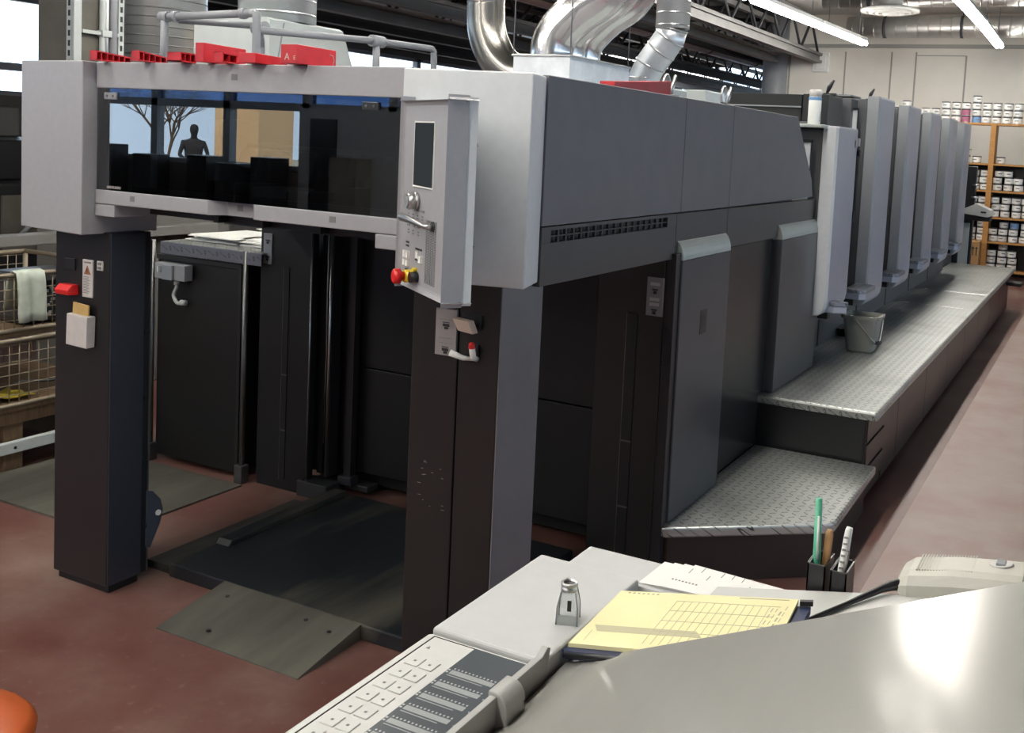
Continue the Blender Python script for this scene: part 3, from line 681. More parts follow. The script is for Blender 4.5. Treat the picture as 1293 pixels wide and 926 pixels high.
# ------------------------------------------------------------------ bucket
Bk = thing('bucket', 'grey square bucket with a wire handle standing on the platform', 'bucket', (-1.33, 6.62, PZ))
def rr(cx, cy, hx, hy, r, z, n=5):
    pts = []
    for sx, sy, a0 in ((1, 1, 0), (-1, 1, 90), (-1, -1, 180), (1, -1, 270)):
        for i in range(n+1):
            a = math.radians(a0+90*i/n); pts.append((cx+sx*(hx-r)+r*math.cos(a), cy+sy*(hy-r)+r*math.sin(a), z))
    return pts
cx, cy = -1.335, 6.615
rg = [rr(cx, cy, hx, hy, .03, PZ+z) for z, hx, hy in ((.001, .078, .078), (.01, .084, .084), (.215, .108, .108), (.215, .120, .120), (.235, .121, .121), (.236, .109, .109), (.21, .104, .104), (.02, .078, .078))]
mb = MB(); mb.loft(rg, smooth=False); mb.build('bucket_body', 'bucket_grey', Bk)
mb = MB(); mb.tube([(cx-.02, cy-.122, PZ+.215), (cx+.03, cy-.128, PZ+.16), (cx+.09, cy-.126, PZ+.10), (cx+.125, cy-.08, PZ+.075), (cx+.128, cy+.0, PZ+.215)], .0035, 8, smooth_path=5); mb.build('wire_handle', 'steel', Bk)
mb = MB(); mb.cyl((cx+.113, cy-.112, PZ+.078), (cx+.128, cy-.07, PZ+.078), .011, 10); mb.build('handle_grip', 'black_plastic', Bk)
mb = MB(); mb.box(cx-.035, cx-.005, cy-.125, cy-.116, PZ+.20, PZ+.232, .003); mb.build('handle_lug', 'bucket_grey', Bk)
T_ = thing('ink_tray', 'small black tray with a pale rim behind the grey bucket on the platform', 'tray', (-1.5, 7.15, PZ))
mb = MB(); mb.loft([rr(-1.52, 7.15, .07, .12, .02, PZ+z) if False else rr(-1.52, 7.15, hx, .12, .02, PZ+z) for z, hx in ((0, .06), (.05, .075), (.05, .068), (.008, .055))], smooth=False); mb.build('tray_body', 'black_plastic', T_)
mb = MB(); mb.box(-1.47, -1.44, 7.03, 7.06, PZ+.03, PZ+.085, .004); mb.build('tray_clip', 'steel', T_)

# ================================================================== on the roof of the delivery
def wedge(x0, x1, y1, h0, h1, lab, ribs=0):
    # a long wedge lying across the beam, its blunt end towards the viewer
    y0, z = 2.40, 1.938
    t = thing('paper_wedge', lab, 'wedge', ((x0+x1)/2, (y0+y1)/2, z), 'red wedges along the front beam')
    mb = MB(); w = .004
    top = lambda y: z+h0+(h1-h0)*(y-y0)/(y1-y0)
    if not ribs:
        mb.prism([(y0, z), (y1, z), (y1, top(y1)), (y0, top(y0))], x0, x1, 'x', .0015); mb.build('wedge_body', 'red_plastic', t); return t
    mb.prism([(y0, z), (y1, z), (y1, top(y1)), (y0, top(y0))], x0, x0+(x1-x0)*.3, 'x')       # solid back web
    mb.box(x0, x1, y0, y0+w, z, top(y0)); mb.box(x0, x1, y0, y1, z, z+w)
    mb.prism([(y0, top(y0)-w), (y1, top(y1)-w), (y1, top(y1)), (y0, top(y0))], x0, x1, 'x')
    mb.build('wedge_body', 'red_plastic', t); mb = MB()
    for i in range(1, ribs+1):
        y = y0+(y1-y0)*i/ribs-.002; mb.box(x0+.002, x1-.001, y-.0015, y+.0015, z+.001, top(y)-.001)
    mb.build('wedge_ribs', 'red_plastic', t); return t
wedge(-3.158, -3.126, 2.54, .034, .022, 'red ribbed plastic wedge at the left end of the front beam', 6)
wedge(-2.954, -2.917, 2.515, .035, .022, 'red ribbed plastic wedge second from the left on the front beam', 5)
wedge(-2.783, -2.722, 2.465, .031, .030, 'red open wedge in front of the spiral duct, third from the left', 3)
wedge(-2.657, -2.619, 2.58, .062, .058, 'tall red plastic wedge standing on edge at mid beam')
wedge(-2.573, -2.536, 2.462, .032, .028, 'small open red wedge beside the tall red one', 2)
wedge(-2.468, -2.398, 2.54, .031, .026, 'plain low red wedge left of the marked red block')
t = wedge(-2.294, -2.228, 2.575, .058, .056, 'largest red block on the front beam with letters pressed into its end')
mb = text_mb('A', .030, frame((-2.268, 2.3992, 1.958), (1, 0, 0), (0, 0, 1))); mb.build('pressed_letter', 'beige_flap', t)
mb = text_mb('E', .018, frame((-2.238, 2.3992, 1.955), (1, 0, 0), (0, 0, 1))); mb.build('pressed_letter', 'beige_flap', t)
mb = MB(); mb.tube([(-2.2275, 2.545, 1.978), (-2.2275, 2.56, 1.975), (-2.2275, 2.565, 1.96), (-2.2275, 2.56, 1.947)], .0013, 6); mb.build('pressed_mark', 'beige_flap', t)
mb = MB(); mb.prism([(3.20, 1.938), (3.70, 1.938), (3.70, 1.995), (3.20, 1.958)], -1.60, -1.54, 'x', .002)
tag(mb.build('paper_wedge', 'red_plastic'), 'long red plastic wedge on the right roof edge of the press below the ducts', 'wedge')
mb = MB(); mb.box(-2.1, -1.75, 4.05, 4.4, 1.933, 2.0, .006); tag(mb.build('junction_box', 'pale_metal'), 'flat pale box on the press roof behind the right red wedge', 'box')
mb = MB(); mb.box(-2.3, -1.85, 4.9, 5.2, 1.933, 2.035, .006); tag(mb.build('fan_housing', 'pale_metal'), 'pale fan housing far back on the press roof', 'fan housing')

# guard rail of grey pipes
G = thing('guard_rail', 'grey pipe guard rail on the press roof behind the red wedges', 'railing', (-3.0, 3.0, 1.935))
yr_ = 2.95
A = Vector((-3.44, yr_, 0)); B2 = Vector((-2.945, yr_, 0))
def pip(nm, pts, r=.0155, sp=0): 
    mb = MB(); mb.tube(pts, r, 12, smooth_path=sp); return mb.build(nm, 'rail_grey', G)
pip('rail_post', [(A.x, yr_, 1.93), (A.x, yr_, 2.165)])
pip('rail_post', [(B2.x, yr_, 1.93), (B2.x, yr_, 2.15), (B2.x-.008, yr_, 2.165), (B2.x-.03, yr_, 2.168)], sp=4)
pip('top_rail', [(A.x, yr_, 2.158), (B2.x-.03, yr_, 2.168)])
pip('elbow_fitting', [(A.x-.022, yr_, 2.158), (A.x+.025, yr_, 2.158)], .021)
pip('elbow_fitting', [(A.x+.05, yr_, 2.159), (A.x+.075, yr_, 2.16)], .022)
pip('elbow_fitting', [(B2.x-.08, yr_, 2.167), (B2.x-.055, yr_, 2.168)], .021)
pip('mid_rail', [(A.x+.03, yr_+.05, 2.150), (-3.02, yr_+.08, 2.13)], .013)
pip('rail_post', [(-3.0, yr_+.08, 1.93), (-3.0, yr_+.08, 2.07), (-3.02, yr_+.08, 2.12)], .015, 4)
pip('joint_fitting', [(-3.035, yr_+.08, 2.118), (-2.975, yr_+.08, 2.125)], .024)
pip('side_rail', [(B2.x, yr_, 2.105), (-2.90, 3.60, 2.135)], .0145)
pip('joint_fitting', [(-2.90, 3.575, 2.134), (-2.90, 3.65, 2.134)], .026)
pip('rail_post', [(-2.90, 3.61, 1.93), (-2.90, 3.61, 2.13)], .016)
pip('side_rail', [(-2.90, 3.62, 2.135), (-2.88, 3.94, 2.14), (-2.876, 3.99, 2.135), (-2.875, 4.0, 2.10), (-2.875, 4.0, 1.93)], .0145, 4)
# pale hood with sloping end
Hd = thing('extractor_hood', 'pale grey sheet metal hood on the press roof under the spiral duct', 'hood', (-3.4, 3.7, 1.935))
mb = MB(); 
a = [(-3.64, 3.28), (-3.20, 3.28), (-3.20, 3.80), (-3.64, 3.80)]; b = [(-3.64, 3.28), (-3.20, 3.28), (-3.20, 3.74), (-3.64, 3.74)]
mb.loft([[(p[0], p[1]+(.06 if p[1] > 3.5 else 0), 1.935) for p in a], [(p[0], p[1], 2.19) for p in b], [(p[0]+(.02 if p[0] < -3.4 else -.02), p[1], 2.20) for p in b]], smooth=False)
mb.build('hood_shell', 'pale_metal', Hd)
mb = MB(); mb.prism([(3.31, 1.94), (3.36, 2.185), (3.366, 2.185), (3.318, 1.94)], -3.2005, -3.198, 'x'); mb.build('hood_fold', 'rail_grey', Hd)
# spiral ducts
def vduct(x, y, r, z0, z1, lab):
    mb = MB(); mb.cyl((x, y, z0), (x, y, z1), r, 40); return tag(mb.build('spiral_duct', 'spiral_up'), lab, 'duct', 'vertical spiral ducts')
vduct(-5.97, 5.05, .330, 1.60, 4.3, 'wide vertical spiral duct left of the pale hood beside the pillar')
vduct(-3.37, 3.50, .168, 2.20, 4.3, 'vertical spiral duct rising out of the pale hood on the press roof')
Ac = thing('air_cabinet', 'grey air cabinet under the wide spiral duct behind the left post', 'cabinet', (-5.97, 5.05, 0))
mb = MB(); mb.box(-6.35, -5.60, 4.72, 5.4, .0, 1.60, .01); mb.build('cabinet_body', 'wall_dark', Ac)
mb = MB()
for i in range(8): mb.box(-6.3, -5.65, 4.71, 4.72, .3+i*.05, .325+i*.05)
mb.build('louvre', 'black', Ac)
# distribution box with four smooth ducts
Bx = thing('distribution_box', 'galvanised duct box on the press roof with three smooth bent ducts on top', 'duct box', (-2.3, 4.25, 1.935))
mb = MB(); mb.box(-2.44, -2.15, 4.0, 4.62, 1.935, 2.118, .003); mb.build('box_case', 'zinc_box', Bx)
mb = MB(); mb.box(-2.447, -2.143, 3.993, 4.627, 2.112, 2.122, .002); mb.box(-2.445, -2.145, 3.996, 4.0, 1.935, 2.115) if False else None; mb.build('box_flange', 'steel', Bx)
for i in range(3):
    y = 4.12+i*.165; mb = MB()
    p = [(-2.31, y, 2.11), (-2.31, y, 2.16), (-2.285, y+.005, 2.23), (-2.20, y+.02, 2.32), (-2.09, y+.04, 2.40), (-2.03, y+.05, 2.50), (-2.01, y+.05, 2.65), (-2.0, y+.05, 4.3)]
    mb.tube(p, .10 if i == 0 else .072, 24, smooth_path=6); mb.build('smooth_duct', 'chrome_duct', Bx)
mb = MB()
for x, y in ((-2.44, 4.0), (-2.15, 4.0), (-2.15, 4.60)): mb.cyl((x, y, 2.12), (x, y, 4.3), .003, 6)
mb.build('hanger_wires', 'rail_grey', Bx)
# dark flexible elbow entering the box from the left
mb = MB(); mb.tube([(-2.74, 4.22, 4.3), (-2.74, 4.22, 2.6), (-2.74, 4.22, 2.36), (-2.725, 4.22, 2.24), (-2.67, 4.22, 2.13), (-2.58, 4.22, 2.055), (-2.50, 4.22, 2.03), (-2.44, 4.22, 2.025)], .092, 28, smooth_path=8)
fd_ = mb.build('flexible_duct', 'flex_duct'); tag(fd_, 'dark bent flexible duct coming down into the galvanised box from the left', 'duct')
# segmented elbow duct
Sd = thing('segmented_duct', 'galvanised duct with a segmented elbow right of the smooth bent ducts', 'duct', (-2.15, 4.9, 1.935))
path = [(-2.22, 4.95, 2.035), (-2.22, 4.95, 2.09), (-2.185, 4.95, 2.16), (-2.13, 4.95, 2.235), (-2.085, 4.95, 2.30), (-2.075, 4.95, 2.345)]
mb = MB(); mb.tube(path, .082, 24); mb.build('elbow', 'galvanised', Sd)
mb = MB(); mb.tube([(-2.073, 4.95, 2.345), (-2.07, 4.95, 4.3)], .088, 28); mb.build('straight_pipe', 'spiral_up', Sd)
for i, q in enumerate(path[1:]):
    a = Vector(path[i]); b = Vector(q); d = (b-a).normalized()
    mb = MB(); mb.tube([b-d*.004, b+d*.004], .0855, 24); mb.build('elbow_seam', 'steel', Sd)

# ================================================================== control console in the foreground
K = thing('control_console', 'light grey control console with key pads, dark scales and a tilted sheet table', 'control console', (-.3, .9, 0))
mb = MB(); mb.box(-.80, .42, .12, 1.50, .06, .985, .01); mb.build('console_base', 'console_grey', K)
mb = MB(); mb.box(-.74, .36, .2, 1.42, 0, .06); mb.build('plinth', 'black', K)
# flat strip on the operator's side
mb = MB(); mb.box(-.826, -.64, .10, 1.1935, .985, 1.029, .006); mb.build('key_shelf', 'console_white', K)
tr = MB().box(-.826, -.638, 1.1975, 1.518, .985, 1.034, .006, seg=3).build('tray', 'console_grey', K)
kp_ = B(-.810, -.648, .10, 1.183, 1.0285, 1.0295).build('key_panel', 'console_white', K)
mb = MB(); mb.box(-.8118, -.8106, .10, 1.1842, 1.0285, 1.0302); mb.box(-.8118, -.742, 1.1832, 1.1842, 1.0285, 1.0302); mb.build('panel_outline', 'print_black', K)
dsp = B(-.742, -.648, .10, 1.184, 1.0285, 1.0303).build('display_panel', 'display_dark', K)
KY = [1.112-.0335*i for i in range(12)]
for i, y in enumerate(KY):
    for x in (-.792, -.768):
        b = MB().box(x-.0105, x+.0105, y-.012, y+.012, 1.029, 1.0311, .0014).build('key', 'console_white', K)
        MB().box(x-.0018, x+.0018, y-.0018, y+.0018, 1.0309, 1.0314).build('key_mark', 'print_grey', b) if i < 9 else None
MB().prism([(-.802, 1.150), (-.796, 1.150), (-.799, 1.157)], 1.0295, 1.0299, 'z').build('panel_arrow', 'print_grey', K)
for i, y in enumerate(KY[:10]):
    mb = MB(); yy = y+.002
    for q in range(32):
        x = -.735+q*.0021; mb.box(x, x+.0012, yy-.005, yy+.005, 1.0302, 1.0306)
    for q in range(12):
        x = -.735+q*.0058; mb.box(x, x+.0022, yy+.0075, yy+.0105, 1.0302, 1.0306)
    for q in range(20): x = -.735+q*.0028; mb.box(x, x+.0016, yy-.0098, yy-.0082, 1.0302, 1.0306)
    mb.box(-.741, -.738, yy-.004, yy-.001, 1.0302, 1.0306); mb.box(-.741, -.738, yy+.002, yy+.005, 1.0302, 1.0306)
    z = mb.build('ink_zone_scale', 'console_grey', dsp)
    text_mb(str(i+1), .0085, frame((-.6585, yy-.002, 1.0303), (0, -1, 0), (1, 0, 0)), .0002).build('scale_number', 'console_grey', dsp)
# stop rail with rounded clamp
mb = MB(); mb.prism([(.10, 1.0), (1.20, 1.0), (1.213, 1.048), (1.205, 1.052), (1.19, 1.044), (.10, 1.044)], -.647, -.637, 'x', .001)
sr = mb.build('stop_rail', 'rail_pale', K)
mb = MB(); mb.prism([(-.650, 1.0), (-.650, 1.049)] + [(-.642+.021*math.sin(a), 1.028+.021*math.cos(a)) for a in [i*PI/2/6 for i in range(7)]] + [(-.621, 1.0)], 1.072, 1.118, 'y', .002)
mb.build('rail_clamp', 'rail_pale', sr)
# tilted shelf behind the table
def zs(x): return 1.003+.19*(x+.64)
mb = MB()
o1 = [(-.637, 1.20), (.42, 1.20), (.42, 1.75), (-.222, 1.75), (-.235, 1.592), (-.637, 1.578)]
mb.loft([[(x, y, zs(x)-.03) for x, y in o1], [(x, y, zs(x)-.002) for x, y in o1], [(x+(.002 if x < 0 else -.002), y-.0015, zs(x)) for x, y in o1]], smooth=False)
mb.build('instrument_shelf', 'console_white', K)
# the sheet table
def zt(x): return 1.012+.447*(x+.63)
xs = [-.634, -.60, -.55, -.40, -.2, 0, .2, .42]
up = [(x, zt(x)+(-.003 if x in (-.60,) else 0)) for x in xs]; lo = [(x, zt(x)-.022) for x in reversed(xs)]
mb = MB(); mb.prism(up+lo, .10, 1.253, 'y', .0015)
for v in mb.bm.verts: v.co.z += .03*(v.co.y-1.253)
mb.build('sheet_table', 'table_metal', K)
mb = MB(); mb.prism([(-.62, .98), (.40, .98), (.40, zt(.40)-.062), (-.62, .985)], .14, 1.235, 'y'); mb.build('table_body', 'console_grey', K)
# rear paper tray
mb = MB(); mb.box(-.785, -.42, 1.52, 1.628, 1.005, 1.020, .004); mb.build('paper_tray', 'console_grey', K)
for i in range(4):
    mb = MB(); w = .20-.006*i; x0 = -.645+.012*i
    mb.prism([(x0, 1.530), (x0+w+.05, 1.548), (x0+w, 1.632), (x0+.004+.006*i, 1.634+.003*i)], 1.0205+.0012*i, 1.0212+.0012*i, 'z')
    p_ = mb.build('printed_sheet', 'paper_white')
    tag(p_, 'white printed sheet in the loose fan of papers behind the yellow pad', 'paper', 'white printed sheets behind the pad')
    if i == 3:
        mb = MB()
        for q in range(9):
            x = -.585+q*.018; y = 1.60+random.uniform(-.03, .02); mb.box(x, x+.0012, y, y+.02, 1.0248, 1.0251)
        for q in range(8): mb.box(-.60+q*.006, -.597+q*.006, 1.565, 1.569, 1.0248, 1.0251)
        mb.build('print_lines', 'print_grey', p_)
# ---- magnifier
Lp = thing('loupe', 'clear plastic magnifier with a round steel eyepiece standing on the console tray', 'magnifier', (-.667, 1.318, 1.034))
cx, cy, z0 = -.668, 1.322, 1.034
R45 = Matrix.Rotation(math.radians(20), 3, 'Z')
def q2(hx, hy, z): return [tuple(Vector((cx, cy, z))+R45 @ Vector(p)) for p in ((-hx, -hy, 0), (hx, -hy, 0), (hx, hy, 0), (-hx, hy, 0))]
mb = MB(); mb.loft([q2(.016, .016, z0), q2(.0155, .0155, z0+.026), q2(.011, .011, z0+.048)], smooth=False); mb.build('loupe_body', 'clear_plastic', Lp)
mb = MB()
for sx in (-1, 1):
    for sy in (-1, 1):
        mb.tube([Vector((cx, cy, z0))+R45 @ Vector((sx*.0158, sy*.0158, 0)), Vector((cx, cy, z0+.026))+R45 @ Vector((sx*.0152, sy*.0152, 0)), Vector((cx, cy, z0+.048))+R45 @ Vector((sx*.0108, sy*.0108, 0))], .0011, 6)
mb.build('loupe_frame', 'rail_grey', Lp)
mb = MB(); mb.lathe([(.0085, .047), (.0125, .048), (.0125, .053), (.0105, .054), (.0128, .057), (.0128, .060), (.0095, .0605), (.0085, .056), (.0, .055)], (cx, cy, z0), 22); mb.build('eyepiece', 'steel', Lp)
mb = MB(); mb.lathe([(.0, .0565), (.0088, .0565), (.0088, .058), (0, .058)], (cx, cy, z0), 18); mb.build('lens', 'black_plastic', Lp)
a = Vector((cx, cy, z0+.03))+R45 @ Vector((.003, -.0158, 0)); mb = MB(); mb.box(a.x-.003, a.x+.003, a.y-.0006, a.y+.0006, a.z-.008, a.z+.008, rot=R45); mb.build('loupe_scale', 'print_black', Lp)
# ---- yellow pad on a blue file
def zp(x): return 1.038+.19*(x+.64)
def slab(mb, pts, h0, h1, zf=zp): mb.loft([[(x, y, zf(x)+h0) for x, y in pts], [(x, y, zf(x)+h1) for x, y in pts]], smooth=False)
N_ = thing('order_pad', 'pad of yellow printed job forms lying on a dark blue file on the console', 'notepad', (-.5, 1.35, 1.06))
mb = MB(); slab(mb, [(-.641, 1.452), (-.630, 1.252), (-.340, 1.252), (-.358, 1.460)], -.006, 0); mb.mi = 1
for i in range(13):
    x = -.535+i*.012; slab(mb, [(x, 1.425), (x+.0007, 1.425), (x+.0105, 1.27), (x+.0098, 1.27)], .0001, .0004)
for i in range(4):
    y = 1.425-i*.037; slab(mb, [(-.535+.0025*i, y), (-.375, y+.002), (-.375, y+.0013), (-.535+.0025*i, y-.0007)], .0001, .0004)
for (xa, ya, w) in ((-.385, 1.42, .0015), (-.378, 1.42, .001), (-.371, 1.41, .0025), (-.366, 1.43, .001)):
    for k in range(5): slab(mb, [(xa+k*.001, ya-k*.022), (xa+w+k*.001, ya-k*.022), (xa+w+k*.001, ya-k*.022-.013), (xa+k*.001, ya-k*.022-.013)], .0001, .0004)
for k in range(7): slab(mb, [(-.625+k*.008, 1.447), (-.621+k*.008, 1.447), (-.621+k*.008, 1.4435), (-.625+k*.008, 1.4435)], .0001, .0004)
slab(mb, [(-.445, 1.452), (-.37, 1.4545), (-.37, 1.4525), (-.445, 1.450)], .0001, .0004)
slab(mb, [(-.6165, 1.30), (-.6160, 1.30), (-.6125, 1.265), (-.613, 1.265)], .0001, .0004)
mb.mi = 2; slab(mb, [(-.621, 1.319), (-.465, 1.322), (-.45, 1.302), (-.608, 1.298)], .0001, .0003); mb.build('pages', ['paper_yellow', 'paper_line', 'paper_band'], N_)
mb = MB(); slab(mb, [(-.634, 1.243), (-.622, 1.240), (-.325, 1.240), (-.337, 1.451), (-.60, 1.451)], -.018, -.0065)
mb.build('file', 'blue_file', N_)
mb = MB(); mb.tube([(-.630, 1.243, zp(-.63)-.012), (-.50, 1.241, zp(-.5)-.012)], .0055, 10); mb.build('file_spine', 'black_plastic', N_)
mb = MB(); slab(mb, [(-.354, 1.452), (-.335, 1.454), (-.333, 1.446), (-.352, 1.444)], -.004, .003); mb.build('file_clip', 'black_plastic', N_)
# ---- handheld measuring device with cable
Ph = thing('measuring_device', 'grey handheld measuring device with ribbed grip, oval button and black cable on the console', 'measuring device', (-.15, 1.64, 1.1))
def zh(x): return zs(x)
rings = []
for x, w, hgt, b in ((-.243, .030, .018, .004), (-.238, .044, .027, .001), (-.225, .052, .034, 0), (-.16, .053, .037, 0), (-.10, .054, .034, .0), (-.03, .055, .028, .0), (.05, .055, .024, .0)):
    c = 1.635; z = zh(x)
    rings.append([(x, c-w, z+b), (x, c-w, z+hgt*.5), (x, c-w+.010, z+hgt*.86), (x, c-w+.026, z+hgt), (x, c+w-.026, z+hgt), (x, c+w-.010, z+hgt*.86), (x, c+w, z+hgt*.5), (x, c+w, z+b)])
mb = MB(); mb.loft(rings, smooth=False); mb.build('device_body', 'phone_grey', Ph)
mb = MB()
for i in range(20):
    x = -.215+i*.0042; z = zh(x)+.0355; mb.box(x-.001, x+.001, 1.605, 1.675, z-.002, z+.0004)
mb.build('grip_ribs', 'phone_grey', Ph)
mb = MB(); x = -.098; z = zh(x)+.0345
mb.loft([[(x+.018*math.cos(a), 1.645+.017*math.sin(a), z-.001+.19*.018*math.cos(a)) for a in [k*2*PI/20 for k in range(20)]], [(x+.016*math.cos(a), 1.645+.015*math.sin(a), z+.0015+.19*.016*math.cos(a)) for a in [k*2*PI/20 for k in range(20)]]]); mb.build('button_well', 'label_light', Ph)
mb = MB(); mb.box(x-.007, x+.007, 1.634, 1.656, z-.001, z+.0045, .002); mb.build('oval_button', 'rail_grey', Ph)
mb = MB(); mb.box(-.064, -.0632, 1.585, 1.685, zh(-.0636)+.0, zh(-.0636)+.033); mb.build('cover_seam', 'print_grey', Ph)
mb = MB(); mb.tube([(-.236, 1.60, zs(-.236)+.012), (-.250, 1.595, zs(-.25)+.011), (-.262, 1.585, zs(-.262)+.009), (-.30, 1.53, zs(-.30)+.005), (-.34, 1.46, zs(-.34)+.005), (-.36, 1.40, zs(-.36)+.005)], .004, 10, radii=[.0085, .008, .006, .004, .004, .004])
mb.build('cable', 'black_plastic', Ph)
# ---- two pen holders on the rear edge
def holder(x0, x1, y0, y1, z0, z1, lab):
    t = thing('pen_holder', lab, 'pen holder', ((x0+x1)/2, (y0+y1)/2, z0))
    w = .0025; mb = MB(); mb.box(x0, x1, y0, y0+w, z0, z1); mb.box(x0, x1, y1-w, y1, z0, z1); mb.box(x0, x0+w, y0, y1, z0, z1); mb.box(x1-w, x1, y0, y1, z0, z1); mb.box(x0, x1, y0, y1, z0, z0+w)
    mb.build('holder_box', 'black_plastic', t); mb = MB()
    for a in ((x0, x1, y0-.0006, y0+.0004), (x0, x1, y1-.0004, y1+.0006), (x0-.0006, x0+.0004, y0, y1), (x1-.0004, x1+.0006, y0, y1)): mb.box(a[0], a[1], a[2], a[3], z1-.0005, z1+.0012)
    mb.build('holder_rim', 'dark_steel', t); return t
holder(-.381, -.352, 1.596, 1.655, .99, 1.094, 'black open pen holder with the green knife, left of two')
holder(-.344, -.318, 1.596, 1.655, .99, 1.090, 'black open pen holder with the white tool, right of two')
t = thing('utility_knife', 'green plastic utility knife standing in the left pen holder', 'knife', (-.372, 1.62, 1.0))
mb = MB(); mb.tube([(-.372, 1.622, 1.0), (-.3725, 1.622, 1.085), (-.3775, 1.628, 1.192)], .0065, 8, radii=[.0068, .0068, .0055]); mb.build('knife_handle', 'green_plastic', t)
mb = MB(); mb.tube([(-.3705, 1.615, 1.095), (-.3735, 1.619, 1.165)], .0022, 6); mb.build('blade_slot', 'paper_white', t)
t = thing('wooden_stick', 'round wooden stick standing in the left pen holder beside the green knife', 'stick', (-.360, 1.63, 1.0))
mb = MB(); mb.tube([(-.363, 1.63, 1.0), (-.360, 1.632, 1.09), (-.358, 1.634, 1.135), (-.358, 1.634, 1.141)], .006, 12, radii=[.005, .0065, .0065, .004]); mb.build('stick_body', 'wood_light', t)
t = thing('white_tool', 'pale white and clear plastic tool standing in the right pen holder', 'tool', (-.332, 1.62, 1.0))
mb = MB(); mb.tube([(-.332, 1.615, 1.0), (-.331, 1.617, 1.08), (-.325, 1.622, 1.150), (-.324, 1.623, 1.156)], .006, 8, radii=[.006, .007, .006, .005]); mb.build('tool_body', 'paper_white', t)
mb = MB()
for i in range(6): z = 1.09+i*.01; mb.box(-.334+i*.0009, -.328+i*.0009, 1.6095+i*.0006, 1.6115+i*.0006, z, z+.003)
mb.tube([(-.326, 1.612, 1.08), (-.322, 1.614, 1.12)], .003, 6)
mb.build('tool_marks', 'label_grey', t)

# ================================================================== orange seat at the lower left corner
O_ = thing('stool', 'stool with an orange rounded seat at the lower left corner of the photo', 'stool', (-2.08, 1.20, 0))
ctr = (-2.045, 1.225)
mb = MB(); mb.lathe([(0, .43), (.15, .43), (.172, .445), (.176, .465), (.16, .483), (.10, .487), (0, .488)], (ctr[0], ctr[1], 0), 32); mb.build('seat', 'orange_plastic', O_)
for k in range(4):
    a = PI/4+k*PI/2; mb = MB(); mb.tube([(ctr[0]+.12*math.cos(a), ctr[1]+.12*math.sin(a), .45), (ctr[0]+.17*math.cos(a), ctr[1]+.17*math.sin(a), 0)], .012, 10); mb.build('leg', 'dark_steel', O_)

# ================================================================== room shell
struct('floor', B(-14, 6.0, -6, 32, -.1, 0), 'floor_red')
tag(B(-.755, 2.2, 2.0, 12.9, .0, .004).build('floor_runner', 'runner_pale'), 'pale worn pinkish floor covering right of the platform', 'floor covering')
WY = 17.0
mb = MB(); mb.box(-5.05, 6.0, WY, WY+.2, 0, 4.6); struct('wall_back', mb, 'wall_white')
mb = MB()
for x in (-4.95+.0, -4.02, -3.28, -2.90): mb.box(x-.012, x+.012, WY-.012, WY, 0, 3.42)
mb.box(-5.05, 6.0, WY-.03, WY, 3.48, 3.54); mb.box(-2.90, -2.15, WY-.012, WY, 3.36, 3.372); mb.box(-2.155, -2.13, WY-.012, WY, 0, 3.37)
struct('trim_1', mb, 'wall_seam')
mb = MB(); mb.box(-5.05, 6.0, WY-.02, WY, 0, .09); struct('baseboard_back', mb, 'black_plastic')
struct('ceiling', B(-14, 6.2, -6, 32, 4.6, 4.7), 'ceiling_dark')
struct('wall_passage', B(-5.05, -4.95, WY+.2, 32, 0, 4.6), 'wall_dark')
# window walls: left (x=-13), front (y=-5) and far (y=30)
def window_wall(nm, axis, at, a0, a1, z_sill, z_mid, z_top, pitch, start):
    """solid below the sill, glass above in bays; returns nothing"""
    def bx(mb, a, b, z0, z1, d0, d1):
        if axis == 'x': mb.box(at+d0, at+d1, a, b, z0, z1)
        else: mb.box(a, b, at+d0, at+d1, z0, z1)
    mb = MB(); bx(mb, a0, a1, 0, z_sill, -.1, .1); bx(mb, a0, a1, z_top, 4.6, -.1, .1); struct('wall_'+nm, mb, 'wall_dark')
    global WN
    a = a0
    while a < a1-.05:
        b = min(a+pitch, a1)
        mb = MB()
        for (p, q, z0, z1) in ((a, a+.06, z_sill, z_top), (b-.06, b, z_sill, z_top), (a, b, z_sill, z_sill+.06), (a, b, z_top-.06, z_top), (a, b, z_mid-.05, z_mid+.05)): bx(mb, p, q, z0, z1, -.06, .06)
        WN += 1
        w = mb.build('window_%d' % WN, 'frame_grey', kind='structure')
        mb = MB(); bx(mb, a+.06, b-.06, z_sill+.06, z_mid-.05, -.006, .006); mb.build('window_pane', 'window_glass', w)
        mb = MB(); bx(mb, a+.06, b-.06, z_mid+.05, z_top-.06, -.006, .006); mb.build('window_pane', 'blue_glass' if nm == 'front' else 'window_glass', w)
        a = b
WN = 0
window_wall('left', 'x', -13.0, -5, 30, 1.95, 2.33, 3.25, 2.5, 0)
window_wall('right', 'x', 6.1, -6, 17.2, 1.1, 2.0, 2.9, 2.32, 0)
window_wall('front', 'y', -5.0, -13, -6.3, 1.18, 1.98, 2.9, 1.34, 0)
window_wall('far', 'y', 30.0, -13, -5.05, 2.5, 3.4, 4.25, 2.0, 0)
mb = MB(); mb.box(-6.3, 6.0, -5.1, -4.9, 0, 4.6); struct('wall_front_right', mb, 'rail_grey')
mb = MB(); mb.box(-8.95, -6.3, -4.9, -4.8, 0, 1.97); struct('wall_partition', mb, 'rail_grey')
mb = MB(); mb.box(-8.75, -8.35, -4.8, -4.77, 0, 1.85); struct('door_1', mb, 'black_plastic')
mb = MB(); mb.box(-8.2, -7.8, -4.78, -4.5, 0, 1.4); tag(mb.build('locker', 'concrete'), 'grey locker by the front windows', 'locker')
